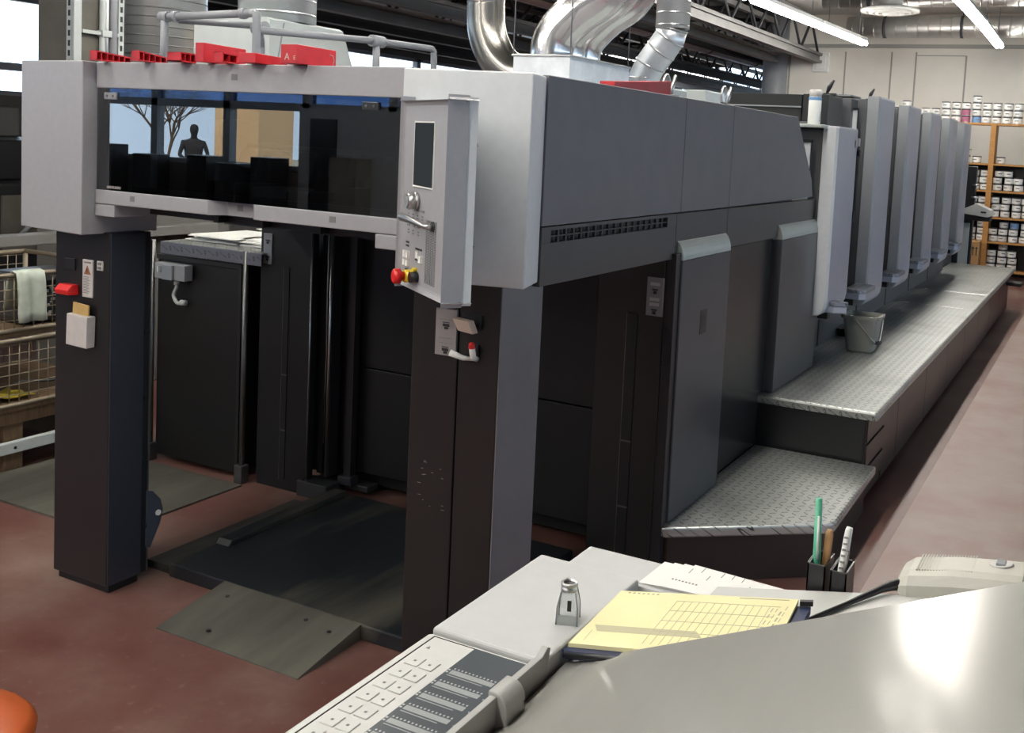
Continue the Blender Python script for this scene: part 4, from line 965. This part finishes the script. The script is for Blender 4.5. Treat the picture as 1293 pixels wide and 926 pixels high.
for i, x in enumerate((-12.4, -11.6, -10.6, -10.1, -9.5)):
    h = (.22, .12, .15, .08, .18)[i]; mb = MB(); mb.box(x, x+.35, -4.86, -4.55, 0, 1.16+h, .01)
    tag(mb.build('cabinet', 'black_plastic'), 'dark low cabinet in front of the front windows', 'cabinet', 'low cabinets by the front windows')
# outside: ground, a pale building and a bare tree, seen mirrored in the press window
struct('trim_30', B(-40, 12, -40, 50, -.3, -.12), 'ground_out')
mb = MB(); mb.box(-17.0, -15.75, -12, -11, -.1, 2.15); tag(mb.build('sheds', 'sand_wall'), 'sunlit sand coloured shed outside, mirrored in the press window', 'shed')
Tr = thing('tree', 'bare branching tree outside, mirrored in the press window', 'tree', (-19.0, -11.5, -.1))
mb = MB()
def branch(p, d, l, r, dep):
    q = p+d*l; mb.tube([p, p+d*l*.5+Vector((random.uniform(-.05, .05),)*3)*l, q], r, 5, radii=[r, r*.85, r*.7])
    if dep == 0: return
    for k in range(3 if dep > 2 else 2):
        v = (d+Vector((random.uniform(-.9, .9), random.uniform(-.9, .9), random.uniform(-.25, .6)))).normalized(); branch(q, v, l*random.uniform(.62, .85), r*.62, dep-1)
branch(Vector((-19.0, -11.5, -.1)), Vector((0, 0, 1)), .85, .06, 6)
mb.build('branches', 'bark', Tr)

# ------------------------------------------------------------------ overhead structure
k = 0
for x, z, w, h, m in ((-4.45, 3.22, .12, .16, 'beam_light'), (-5.12, 3.2, .12, .16, 'beam_light'), (-6.4, 3.45, .12, .18, 'beam_dark'), (-7.56, 3.2, .14, .18, 'beam_light'), (-8.9, 3.2, .16, .20, 'beam_light'), (-10.6, 3.3, .16, .22, 'beam_dark'), (-12.2, 3.3, .16, .22, 'beam_dark')):
    k += 1; y1 = WY if x > -5.2 else 30
    mb = MB(); mb.box(x-w/2, x+w/2, -5, y1, z, z+h*.28); mb.box(x-w*.15, x+w*.15, -5, y1, z+h*.28, z+h*.72); mb.box(x-w/2, x+w/2, -5, y1, z+h*.72, z+h)
    mb.box(x-w*.35, x+w*.35, -5, y1, z+.62, z+.70)
    y = -4.0; i = 0; mb.mi = 1
    while y < y1-1:
        mb.tube([(x, y, z+h*.8), (x, y+.55, z+.64)], .022, 6); mb.tube([(x, y+.55, z+.64), (x, y+1.1, z+h*.8)], .022, 6); y += 1.1
    struct('trim_%d' % (k+1), mb, [m, 'beam_dark'])
for i, y in enumerate((1.5, 6.5, 11.5, 16.6, 21.5, 26.5)):
    x1 = 6.0 if y < WY else -5.05
    mb = MB(); mb.box(-13, x1, y-.08, y+.08, 4.05, 4.12); mb.box(-13, x1, y-.08, y+.08, 4.48, 4.56); x = -13
    while x < x1-1.2: mb.tube([(x, y, 4.08), (x+.6, y, 4.5)], .03, 6); mb.tube([(x+.6, y, 4.5), (x+1.2, y, 4.08)], .03, 6); x += 1.2
    struct('trim_%d' % (10+i), mb, 'beam_dark')
mb = MB(); mb.box(-4.9, 6.0, 15.3, WY, 4.02, 4.3); struct('trim_20', mb, 'soffit_grey')
# overhead ducts
def hduct(p0, p1, r, lab, m='spiral_across', straps=4):
    t = thing('overhead_duct', lab, 'duct', tuple((Vector(p0)+Vector(p1))/2))
    mb = MB(); mb.cyl(p0, p1, r, 28); mb.build('duct_pipe', m, t)
    a, b = Vector(p0), Vector(p1); d = (b-a).normalized(); mb = MB()
    for i in range(straps):
        c = a+(b-a)*(i+.5)/straps; mb.tube([c-d*.02, c+d*.02], r+.008, 28); mb.cyl((c.x, c.y, c.z+r*.9), (c.x, c.y, 4.6), .01, 6)
    mb.build('duct_straps', 'beam_dark', t)
hduct((-3.75, 15.9, 3.68), (4.0, 15.9, 3.68), .155, 'horizontal spiral duct under the ceiling along the white back wall', straps=7)
hduct((-3.9, 14.9, 3.93), (4.0, 14.9, 3.93), .10, 'thinner horizontal duct above the round air outlet', straps=6)
hduct((-10.4, -3, 3.75), (-10.4, 29, 3.75), .24, 'dark horizontal duct under the roof in the left bay', 'galvanised', 10)
hduct((-7.2, 6, 3.75), (-7.2, 29, 3.75), .20, 'horizontal duct under the roof beams left of the round column', 'galvanised', 8)
Df = thing('air_diffuser', 'round white air outlet under the ceiling near the back wall', 'air outlet', (-2.83, 14.3, 3.70))
mb = MB(); mb.lathe([(.0, .0), (.10, .0), (.12, .05), (.135, .005), (.19, .005), (.205, .055), (.22, .01), (.275, .01), (.29, .06), (.305, .02), (.385, .03), (.385, .06), (.25, .10), (.16, .13), (.16, .2), (.0, .2)], (-2.83, 14.3, 3.66), 36); mb.build('diffuser_rings', 'paper_white', Df)
mb = MB(); mb.cyl((-2.83, 14.3, 3.85), (-2.83, 14.3, 4.6), .1, 20); mb.build('drop_pipe', 'galvanised', Df)
# round column and square pillar
mb = MB(); mb.cyl((-5.17, 16.9, 0), (-5.17, 16.9, 4.6), .205, 36); struct('trim_21', mb, 'rail_grey')
Pi = thing('pillar', 'square concrete pillar behind the left corner hood with slotted rails and pipes', 'pillar', (-5.85, 4.4, 0))
mb = MB(); mb.box(-6.005, -5.655, 4.20, 4.515, 0, 4.6, .004); mb.build('pillar_shaft', 'concrete', Pi)
mb = MB(); mb.box(-5.70, -5.65, 4.17, 4.20, 0, 4.6); mb.box(-5.655, -5.63, 4.17, 4.22, 0, 4.6); r_ = mb.build('slotted_rail', 'pale_metal', Pi); mb = MB()
for i in range(46): mb.box(-5.684, -5.666, 4.168, 4.171, 1.2+i*.06, 1.235+i*.06)
mb.build('rail_slots', 'print_black', r_, kind='stuff')
mb = MB(); mb.box(-5.655, -5.625, 4.475, 4.515, 0, 4.6); r_ = mb.build('slotted_rail', 'pale_metal', Pi); mb = MB()
for i in range(46): mb.box(-5.626, -5.6235, 4.487, 4.503, 1.2+i*.06, 1.235+i*.06)
mb.build('rail_slots', 'print_black', r_, kind='stuff')
for y, r, m in ((4.365, .018, 'pale_metal'), (4.395, .013, 'steel'), (4.44, .026, 'rail_grey')):
    mb = MB(); mb.cyl((-5.632, y, 0), (-5.632, y, 4.6), r, 12); mb.build('wall_pipe', m, Pi)
mb = MB(); mb.box(-5.655, -5.615, 4.22, 4.475, 2.245, 2.266); mb.box(-5.655, -5.60, 4.345, 4.41, 2.236, 2.275); mb.build('cross_bracket', 'pale_metal', Pi)
mb = MB(); mb.box(-4.55, -4.28, WY-.06, WY, 3.08, 3.40, .01); mb.box(-4.50, -4.33, WY-.075, WY-.06, 3.12, 3.36, .01)
tag(mb.build('wall_speaker', 'paper_white'), 'white square wall speaker high on the white wall', 'speaker')

# ------------------------------------------------------------------ fluorescent lights
def lamp(x, y0, y1, z, lab, xe=None, tm='tube_light'):
    t = thing('fluorescent_light', lab, 'light', (x, (y0+y1)/2, z), 'rows of fluorescent lights')
    xe = x if xe is None else xe
    S = Matrix(((1, (xe-x)/(y1-y0), 0, x-(xe-x)/(y1-y0)*y0), (0, 1, 0, 0), (0, 0, 1, 0), (0, 0, 0, 1)))
    mb = MB(); mb.prism([(-.055, z+.05), (.055, z+.05), (.04, z+.10), (-.04, z+.10)], y0, y1, 'y'); mb.box(-.03, .03, y0-.03, y1+.03, z+.03, z+.06); mb.xf(S); mb.build('lamp_housing', 'paper_white', t)
    mb = MB(); mb.cyl((-.03, y0+.02, z+.015), (-.03, y1-.02, z+.015), .028, 10); mb.cyl((.03, y0+.02, z+.015), (.03, y1-.02, z+.015), .028, 10); mb.xf(S); mb.build('lamp_tube', tm, t)
    mb = MB()
    for q in (y0+.3, y1-.3): mb.cyl((0, q, z+.09), (0, q, 4.6), .006, 6)
    mb.xf(S); mb.build('hanger_rod', 'rail_grey', t)
LZ = 3.38
segs = [(-4.4, -1.5), (-1.3, 1.6), (1.8, 4.7), (4.9, 7.8), (8.0, 10.9), (11.1, 13.4), (13.5, 15.55)]
X1 = lambda y: -3.69+(y-11.0)*.0600 if y > 11 else -3.69
for i, (a, b) in enumerate(segs):
    lamp(X1(a), a, b, LZ, 'long fluorescent ceiling light in the left row above the press' if b < 15 else 'bright fluorescent light, left of the two seen below the ceiling', X1(b))
    lamp(-1.53, a, b+(.3 if b > 15 else 0), LZ, 'long fluorescent ceiling light in the right row above the platform' if b < 15 else 'bright fluorescent light, right of the two seen below the ceiling', -1.56 if b > 15 else -1.53)
for (a, b) in segs[:2]: lamp(-6.0, a, b, LZ, 'fluorescent ceiling light in the bay left of the press')
for i, y in enumerate((20, 24)):
    lamp(-9.7, y, y+2.6, 3.6, 'distant fluorescent ceiling light in the left bay')

# ------------------------------------------------------------------ shelf with ink cans
SY0, SY1 = 15.75, 16.1
Sh = thing('shelf', 'wooden shelf unit full of ink cans against the white back wall', 'shelf', (-.8, 15.9, 0))
LV = [.19, .60, .955, 1.335, 1.72, 2.295]
SX0, SX1 = -3.45, .55
for z in LV:
    mb = MB(); mb.box(SX0, SX1, SY0, SY1, z-.025, z); mb.build('shelf_board', 'shelf_wood', Sh)
for x in (SX0, -2.75, -1.535, -.43, SX1):
    mb = MB(); mb.box(x-.035, x+.035, SY0-.015, SY1, 0, 2.295); mb.build('upright', 'shelf_wood', Sh)
mb = MB(); mb.box(SX0, SX1, SY1, SY1+.01, .16, 1.70); mb.build('back_board', 'black_plastic', Sh)
def can_proto(r, h, m, nm='ink_can'):
    mb = MB(); n = 18
    mb.mi = 0; mb.lathe([(r*.97, 0), (r, .004), (r, h*.12)], (0, 0, 0), n)
    mb.mi = 1; mb.lathe([(r, h*.12), (r*1.004, h*.13), (r*1.004, h*.84), (r, h*.85)], (0, 0, 0), n, caps=False)
    mb.mi = 2; mb.lathe([(r*1.0, h*.85), (r*1.03, h*.87), (r*1.03, h*.97), (r*.9, h)], (0, 0, 0), n)
    mb.mi = 3
    for k in range(5): a = -PI/2-.35+k*.17; mb.box(r*1.0*math.cos(a)-.005, r*math.cos(a)+.005, r*math.sin(a)-.004, r*math.sin(a)+.002, h*.42, h*.55)
    o = mb.build(nm, ['tin', m, 'can_lid', 'print_grey'], origin=(0, 0, 0)); COL.objects.unlink(o); return o
P1 = [can_proto(.062, .098, 'can_label'), can_proto(.062, .098, 'can_magenta'), can_proto(.062, .098, 'can_blue'), can_proto(.07, .10, 'can_label')]
LABS = {0: 'white labelled ink can in the stacks on top of the shelf', 1: 'white labelled ink can on the upper shelf boards', 2: 'white labelled ink can on the middle shelf boards', 3: 'white labelled ink can on the lower shelf boards'}
NC = 0
def can(x, y, z, lab, grp, kind=0):
    global NC
    o = P1[kind].copy(); COL.objects.link(o); o.location = (x, y, z); o.rotation_euler = (0, 0, random.uniform(-.5, .5)); tag(o, lab, 'can', grp); NC += 1
# stacks on top
ht = [1, 2, 3, 2, 3, 1, 2, 2, 3, 3, 3, 4, 3, 3, 3, 3, 3, 3, 2, 3, 3, 3]
for i, n in enumerate(ht):
    x = -3.36+.142*i
    if x < SX0+.07: continue
    for j in range(n):
        kind = 1 if i == 10 and j < 2 else 2 if i == 11 and j == 0 else 0
        lab, grp = LABS[0], 'ink cans stacked on the shelf top'
        if kind == 1: lab, grp = ('magenta labelled ink can at the bottom of its stack on the shelf top' if j == 0 else 'magenta labelled ink can, second of its stack on the shelf top'), None
        if kind == 2: lab, grp = 'blue labelled ink can at the bottom of a tall stack on the shelf top', None
        can(x+random.uniform(-.006, .006), 15.87, 2.296+.0985*j, lab, grp, kind)
def fill(x0, x1, z, heights, lab, grp, rows=1, step=.14, blue=None):
    x = x0; i = 0
    while x < x1 and i < len(heights):
        for j in range(heights[i]):
            if blue == (i, j): can(x, 15.86, z+.0985*j, 'ink can with a blue label on top of its stack on the middle shelf', None, 2)
            else: can(x+random.uniform(-.012, .012), 15.86+random.uniform(-.01, .03), z+.001+.0985*j, lab, grp)
        x += step; i += 1
fill(-1.42, -.50, 1.721, [1, 0, 0, 2, 2, 1, 2], LABS[1], 'ink cans on the upper boards'); fill(-2.03, -1.61, 1.721, [0, 2, 1, 1], LABS[1], 'ink cans on the upper boards')
fill(-1.43, -.50, 1.336, [3, 3, 2, 3, 3, 3, 3], LABS[1], 'ink cans on the upper boards'); fill(-2.03, -1.60, 1.336, [3, 3, 3, 3], LABS[1], 'ink cans on the upper boards')
fill(-1.44, -.50, .956, [3, 3, 3, 3, 3, 3, 3], LABS[2], 'ink cans on the middle boards'); fill(-2.03, -1.60, .956, [3, 3, 3, 3], LABS[2], 'ink cans on the middle boards')
fill(-1.44, -.50, .601, [2, 3, 3, 3, 3, 3, 3], LABS[2], 'ink cans on the middle boards', blue=(2, 2)); fill(-2.03, -1.60, .601, [2, 1, 2, 3], LABS[2], 'ink cans on the middle boards')
fill(-1.44, -.50, .191, [3, 4, 3, 0, 3, 2, 3], LABS[3], 'ink cans on the lower boards')
fill(-.47, .5, 1.336, [3, 2, 3, 3, 3, 3, 3], LABS[1], 'ink cans on the upper boards') if False else None
Cb = thing('cardboard_box', 'brown cardboard box with two upright arrows beside the shelf upright', 'box', (-1.80, 15.62, 0))
mb = MB(); mb.box(-1.78, -1.575, 15.5, 15.72, .0, .60, .003); mb.build('carton', 'cardboard', Cb)
mb = MB()
for x in (-1.655, -1.61): mb.box(x-.006, x+.006, 15.497, 15.501, .40, .50); mb.prism([(x-.02, .50), (x+.02, .50), (x, .53)], 15.497, 15.501, 'y')
mb.build('arrow_print', 'print_black', Cb)

# ------------------------------------------------------------------ left background: mesh crates, machines
def crate(x1, y0, y1, z0, h, lab, depth=.8):
    t = thing('mesh_crate', lab, 'crate', (x1-depth/2, (y0+y1)/2, z0), 'wire mesh crates at the left edge')
    x0 = x1-depth; mb = MB()
    for (a, b) in (((x1, y0), (x1, y1)), ((x0, y0), (x0, y1)), ((x0, y0), (x1, y0)), ((x0, y1), (x1, y1))):
        mb.tube([(*a, z0+h), (*b, z0+h)], .013, 8); mb.tube([(*a, z0+.03), (*b, z0+.03)], .012, 8)
    for a in ((x0, y0), (x0, y1), (x1, y0), (x1, y1)): mb.tube([(*a, z0), (*a, z0+h)], .013, 8)
    mb.build('crate_frame', 'wire', t); mb = MB()
    y = y0+.045
    while y < y1: mb.cyl((x1, y, z0+.03), (x1, y, z0+h), .0028, 5); mb.cyl((x0, y, z0+.03), (x0, y, z0+h), .0028, 5); y += .05
    z = z0+.08
    while z < z0+h: mb.cyl((x1, y0, z), (x1, y1, z), .0028, 5); mb.cyl((x0, y0, z), (x0, y1, z), .0028, 5); mb.cyl((x0, y0, z), (x1, y0, z), .0028, 5); z += .05
    x = x0+.05
    while x < x1: mb.cyl((x, y0, z0+.03), (x, y0, z0+h), .0028, 5); x += .05
    mb.build('wire_mesh', 'wire', t); mb = MB(); mb.box(x0, x1, y0, y1, z0, z0+.035); mb.build('crate_floor', 'pallet_wood', t)
    return t
crate(-4.62, 2.45, 3.75, .31, .345, 'rusty wire mesh crate at the left edge, lower of the two stacked')
crate(-4.66, 2.45, 3.75, .665, .30, 'rusty wire mesh crate at the left edge, upper one with the pale towel')
Pl = thing('pallet', 'wooden pallet under the wire mesh crates at the left edge', 'pallet', (-5.0, 3.1, 0))
mb = MB(); mb.box(-5.45, -4.64, 2.45, 3.75, .24, .305, .003); mb.build('pallet_deck', 'pallet_wood', Pl)
for y in (2.5, 3.1, 3.62):
    mb = MB(); mb.box(-5.45, -4.67, y, y+.1, .0, .24, .003); mb.build('pallet_block', 'pallet_wood', Pl)
mb = MB(); mb.box(-4.66, -4.625, 2.0, 3.9, .10, .155, .004); mb.build('steel_edge', 'pale_metal', Pl)
mb = MB(); mb.cyl((-4.626, 3.13, .127), (-4.622, 3.13, .127), .008, 8); mb.build('edge_hole', 'black', Pl)
# things in and on the crates
mb = MB(); 
g = [[(-4.9+.035*i, 2.8+.035*j, .36+.06*math.exp(-((i-4)**2+(j-6)**2)/14)+.008*math.sin(i*2.1+j)) for j in range(14)] for i in range(8)]
V = [[mb.bm.verts.new(p) for p in r] for r in g]
for i in range(7):
    for j in range(13): mb.bm.faces.new((V[i][j], V[i+1][j], V[i+1][j+1], V[i][j+1]))
o = tag(mb.build('crumpled_foil', 'yellow_sheet'), 'crumpled yellow sheet lying in the lower wire mesh crate', 'sheet'); o.modifiers.new('s', 'SOLIDIFY').thickness = .003
mb = MB(); mb.tube([(-4.72, 3.0, .37), (-4.72, 3.2, .42), (-4.75, 3.4, .39), (-4.72, 3.6, .40)], .008, 8, smooth_path=5); tag(mb.build('hose', 'black_plastic'), 'dark hose lying in the lower wire mesh crate', 'hose')
mb = MB(); z1 = .985; pf = []
for i in range(13):
    t_ = i/12; pf.append((3.130+t_*.142, .012*math.sin(t_*9)))
ring = []
rows = [(-4.72, .80), (-4.70, .93), (-4.665, z1), (-4.636, z1-.01), (-4.63, .93), (-4.628, .85), (-4.632, .78), (-4.628, .735)]
V = [[mb.bm.verts.new((x+pf[i][1]*(.3+.12*k), pf[i][0]+.0025*k, z)) for i in range(13)] for k, (x, z) in enumerate(rows)]
for a in range(len(rows)-1):
    for i in range(12): f = mb.bm.faces.new((V[a][i], V[a][i+1], V[a+1][i+1], V[a+1][i])); f.smooth = True
o = tag(mb.build('towel', 'cloth_green'), 'pale green towel hanging over the rim of the upper mesh crate', 'towel'); o.modifiers.new('s', 'SOLIDIFY').thickness = .004
mb = MB(); mb.box(-4.98, -4.69, 3.20, 3.60, .705, .955, .04); bg = mb.build('sack', 'bag_dark'); tag(bg, 'black plastic sack with white blotches in the upper mesh crate behind the towel', 'sack')
mb = MB()
for i in range(46):
    y, z = random.uniform(3.23, 3.5), random.uniform(.74, .93); s_ = random.uniform(.006, .02); mb.box(-4.691, -4.688, y, y+s_*1.5, z, z+s_*.8)
mb.build('white_print', 'label_light', bg)
# third crate and a long pale beam farther back
mb = MB(); mb.box(-5.6, -5.5, 2.6, 5.2, .985, 1.05, .006); tag(mb.build('steel_beam', 'beam_light'), 'long pale steel beam lying behind the wire mesh crates', 'beam')
Mh = thing('folding_machine', 'dark machine with pale panels in the left background beside the window', 'machine', (-8.8, 6.0, 0))
mb = MB(); mb.box(-10.2, -8.2, 5.2, 7.4, 0, 1.15, .02); mb.box(-9.9, -8.5, 5.4, 6.6, 1.15, 1.5, .02); mb.build('machine_body', 'black_plastic', Mh)
mb = MB(); mb.box(-8.19, -8.16, 5.4, 7.0, .55, 1.05, .01); mb.build('machine_panel', 'concrete', Mh)
mb = MB(); mb.tube([(-8.1, 5.5, .7), (-7.9, 5.5, .85), (-7.9, 6.6, .85), (-8.1, 6.6, .7)], .025, 8); mb.build('machine_handle', 'pale_metal', Mh)
mb = MB(); mb.cyl((-9.3, 5.8, 1.5), (-9.3, 5.8, 1.75), .12, 16); mb.box(-9.6, -9.4, 6.0, 6.4, 1.5, 1.8, .02); mb.build('machine_head', 'dark_body', Mh)
Mt = thing('cutting_machine', 'dark blue grey machine standing behind the wire mesh crates', 'machine', (-6.8, 4.3, 0))
mb = MB(); mb.box(-7.4, -6.4, 3.2, 4.2, 0, .92, .02); mb.build('machine_body', 'black_plastic', Mt)
mb = MB(); mb.box(-7.1, -6.7, 3.5, 3.9, .92, 1.16, .03); mb.build('machine_head', 'frame_grey', Mt)
# storage rack glimpsed left of the black cabinet, and clutter beyond the walkway
Rk = thing('storage_rack', 'narrow storage rack with white goods left of the black cabinet', 'rack', (-7.1, 6.2, 0))
for z in (.3, .7, 1.1, 1.5): mb = MB(); mb.box(-7.75, -6.45, 6.0, 6.5, z-.03, z); mb.build('rack_shelf', 'pale_metal', Rk)
for x in (-7.75, -6.45): mb = MB(); mb.box(x-.02, x+.02, 6.0, 6.5, 0, 1.9); mb.build('rack_side', 'dark_steel', Rk)
for z in (.3, .7, 1.1, 1.5):
    for i in range(5):
        x = -7.66+i*.24; mb = MB(); h = random.uniform(.12, .26); mb.box(x, x+.19, 6.04, 6.3, z+.001, z+h, .004)
        tag(mb.build('carton', 'paper_white'), 'white carton on the storage rack left of the black cabinet', 'carton', 'cartons on the storage rack')
for i, (x, y, w, h, m) in enumerate(((-4.9, 6.2, .30, .32, 'cardboard'), (-4.5, 6.3, .28, .22, 'paper_yellow'), (-4.1, 6.3, .3, .2, 'paper_white'))):
    mb = MB(); mb.box(x, x+w, y, y+.3, .0, 1.1+h, .01)
    tag(mb.build('cabinet', m), ['brown cabinet at the far end of the left walkway', 'yellowish cabinet at the far end of the left walkway', 'white cabinet at the far end of the left walkway'][i], 'cabinet')

# ------------------------------------------------------------------ the person mirrored in the press window
Pe = Vector((-16.5, -10.0, -.12))
me = bpy.data.meshes.new('person'); bm = bmesh.new()
sk = [((0, 0, .98), .15), ((0, 0, 1.18), .15), ((0, .02, 1.38), .17), ((0, .03, 1.50), .06), ((0, .05, 1.58), .06), ((0, .06, 1.67), .095), ((0, .06, 1.76), .085), ((0, .06, 1.80), .04),
      ((.19, .03, 1.43), .065), ((.27, .08, 1.18), .05), ((.18, .28, 1.10), .038), ((.12, .36, 1.14), .03), ((-.19, .03, 1.43), .065), ((-.27, .08, 1.18), .05), ((-.18, .28, 1.10), .038), ((-.12, .36, 1.14), .03),
      ((.10, 0, .88), .10), ((.11, .02, .5), .07), ((.11, -.02, .09), .05), ((.12, .12, .04), .04), ((-.10, 0, .88), .10), ((-.11, .02, .5), .07), ((-.11, -.02, .09), .05), ((-.12, .12, .04), .04)]
ed = [(0, 1), (1, 2), (2, 3), (3, 4), (4, 5), (5, 6), (6, 7), (2, 8), (8, 9), (9, 10), (10, 11), (2, 12), (12, 13), (13, 14), (14, 15), (0, 16), (16, 17), (17, 18), (18, 19), (0, 20), (20, 21), (21, 22), (22, 23)]
vs = [bm.verts.new(p) for p, r in sk]
for a, b in ed: bm.edges.new((vs[a], vs[b]))
bm.to_mesh(me); bm.free()
o = bpy.data.objects.new('person', me); COL.objects.link(o); o.location = Pe; o.rotation_euler = (0, 0, math.radians(-50)); me.materials.append(MATS['clothes_dark'])
md = o.modifiers.new('skin', 'SKIN')
for i, (p, r) in enumerate(sk): me.skin_vertices[0].data[i].radius = (r, r*.8)
me.skin_vertices[0].data[0].use_root = True
o.modifiers.new('sub', 'SUBSURF').render_levels = 2
tag(o, 'person in dark clothes mirrored in the wide press window', 'person')

# ------------------------------------------------------------------ daylight
w = bpy.data.worlds.new('world'); sc.world = w; w.use_nodes = True
bgn = w.node_tree.nodes['Background']; bgn.inputs['Color'].default_value = (.70, .84, 1.0, 1); bgn.inputs['Strength'].default_value = 3.6
sd = bpy.data.lights.new('sun', 'SUN'); sd.energy = 10; sd.angle = .02; sd.color = (1, .80, .56)
so = bpy.data.objects.new('sun', sd); COL.objects.link(so); so.rotation_euler = Vector((-.35, -.72, -.60)).to_track_quat('-Z', 'Y').to_euler()
sc.cycles.max_bounces = 8; sc.cycles.diffuse_bounces = 3; sc.cycles.glossy_bounces = 4; sc.cycles.transmission_bounces = 6; sc.cycles.transparent_max_bounces = 10
sc.cycles.sample_clamp_indirect = 6; sc.cycles.caustics_reflective = False; sc.cycles.caustics_refractive = False
sc.cycles.use_denoising = True
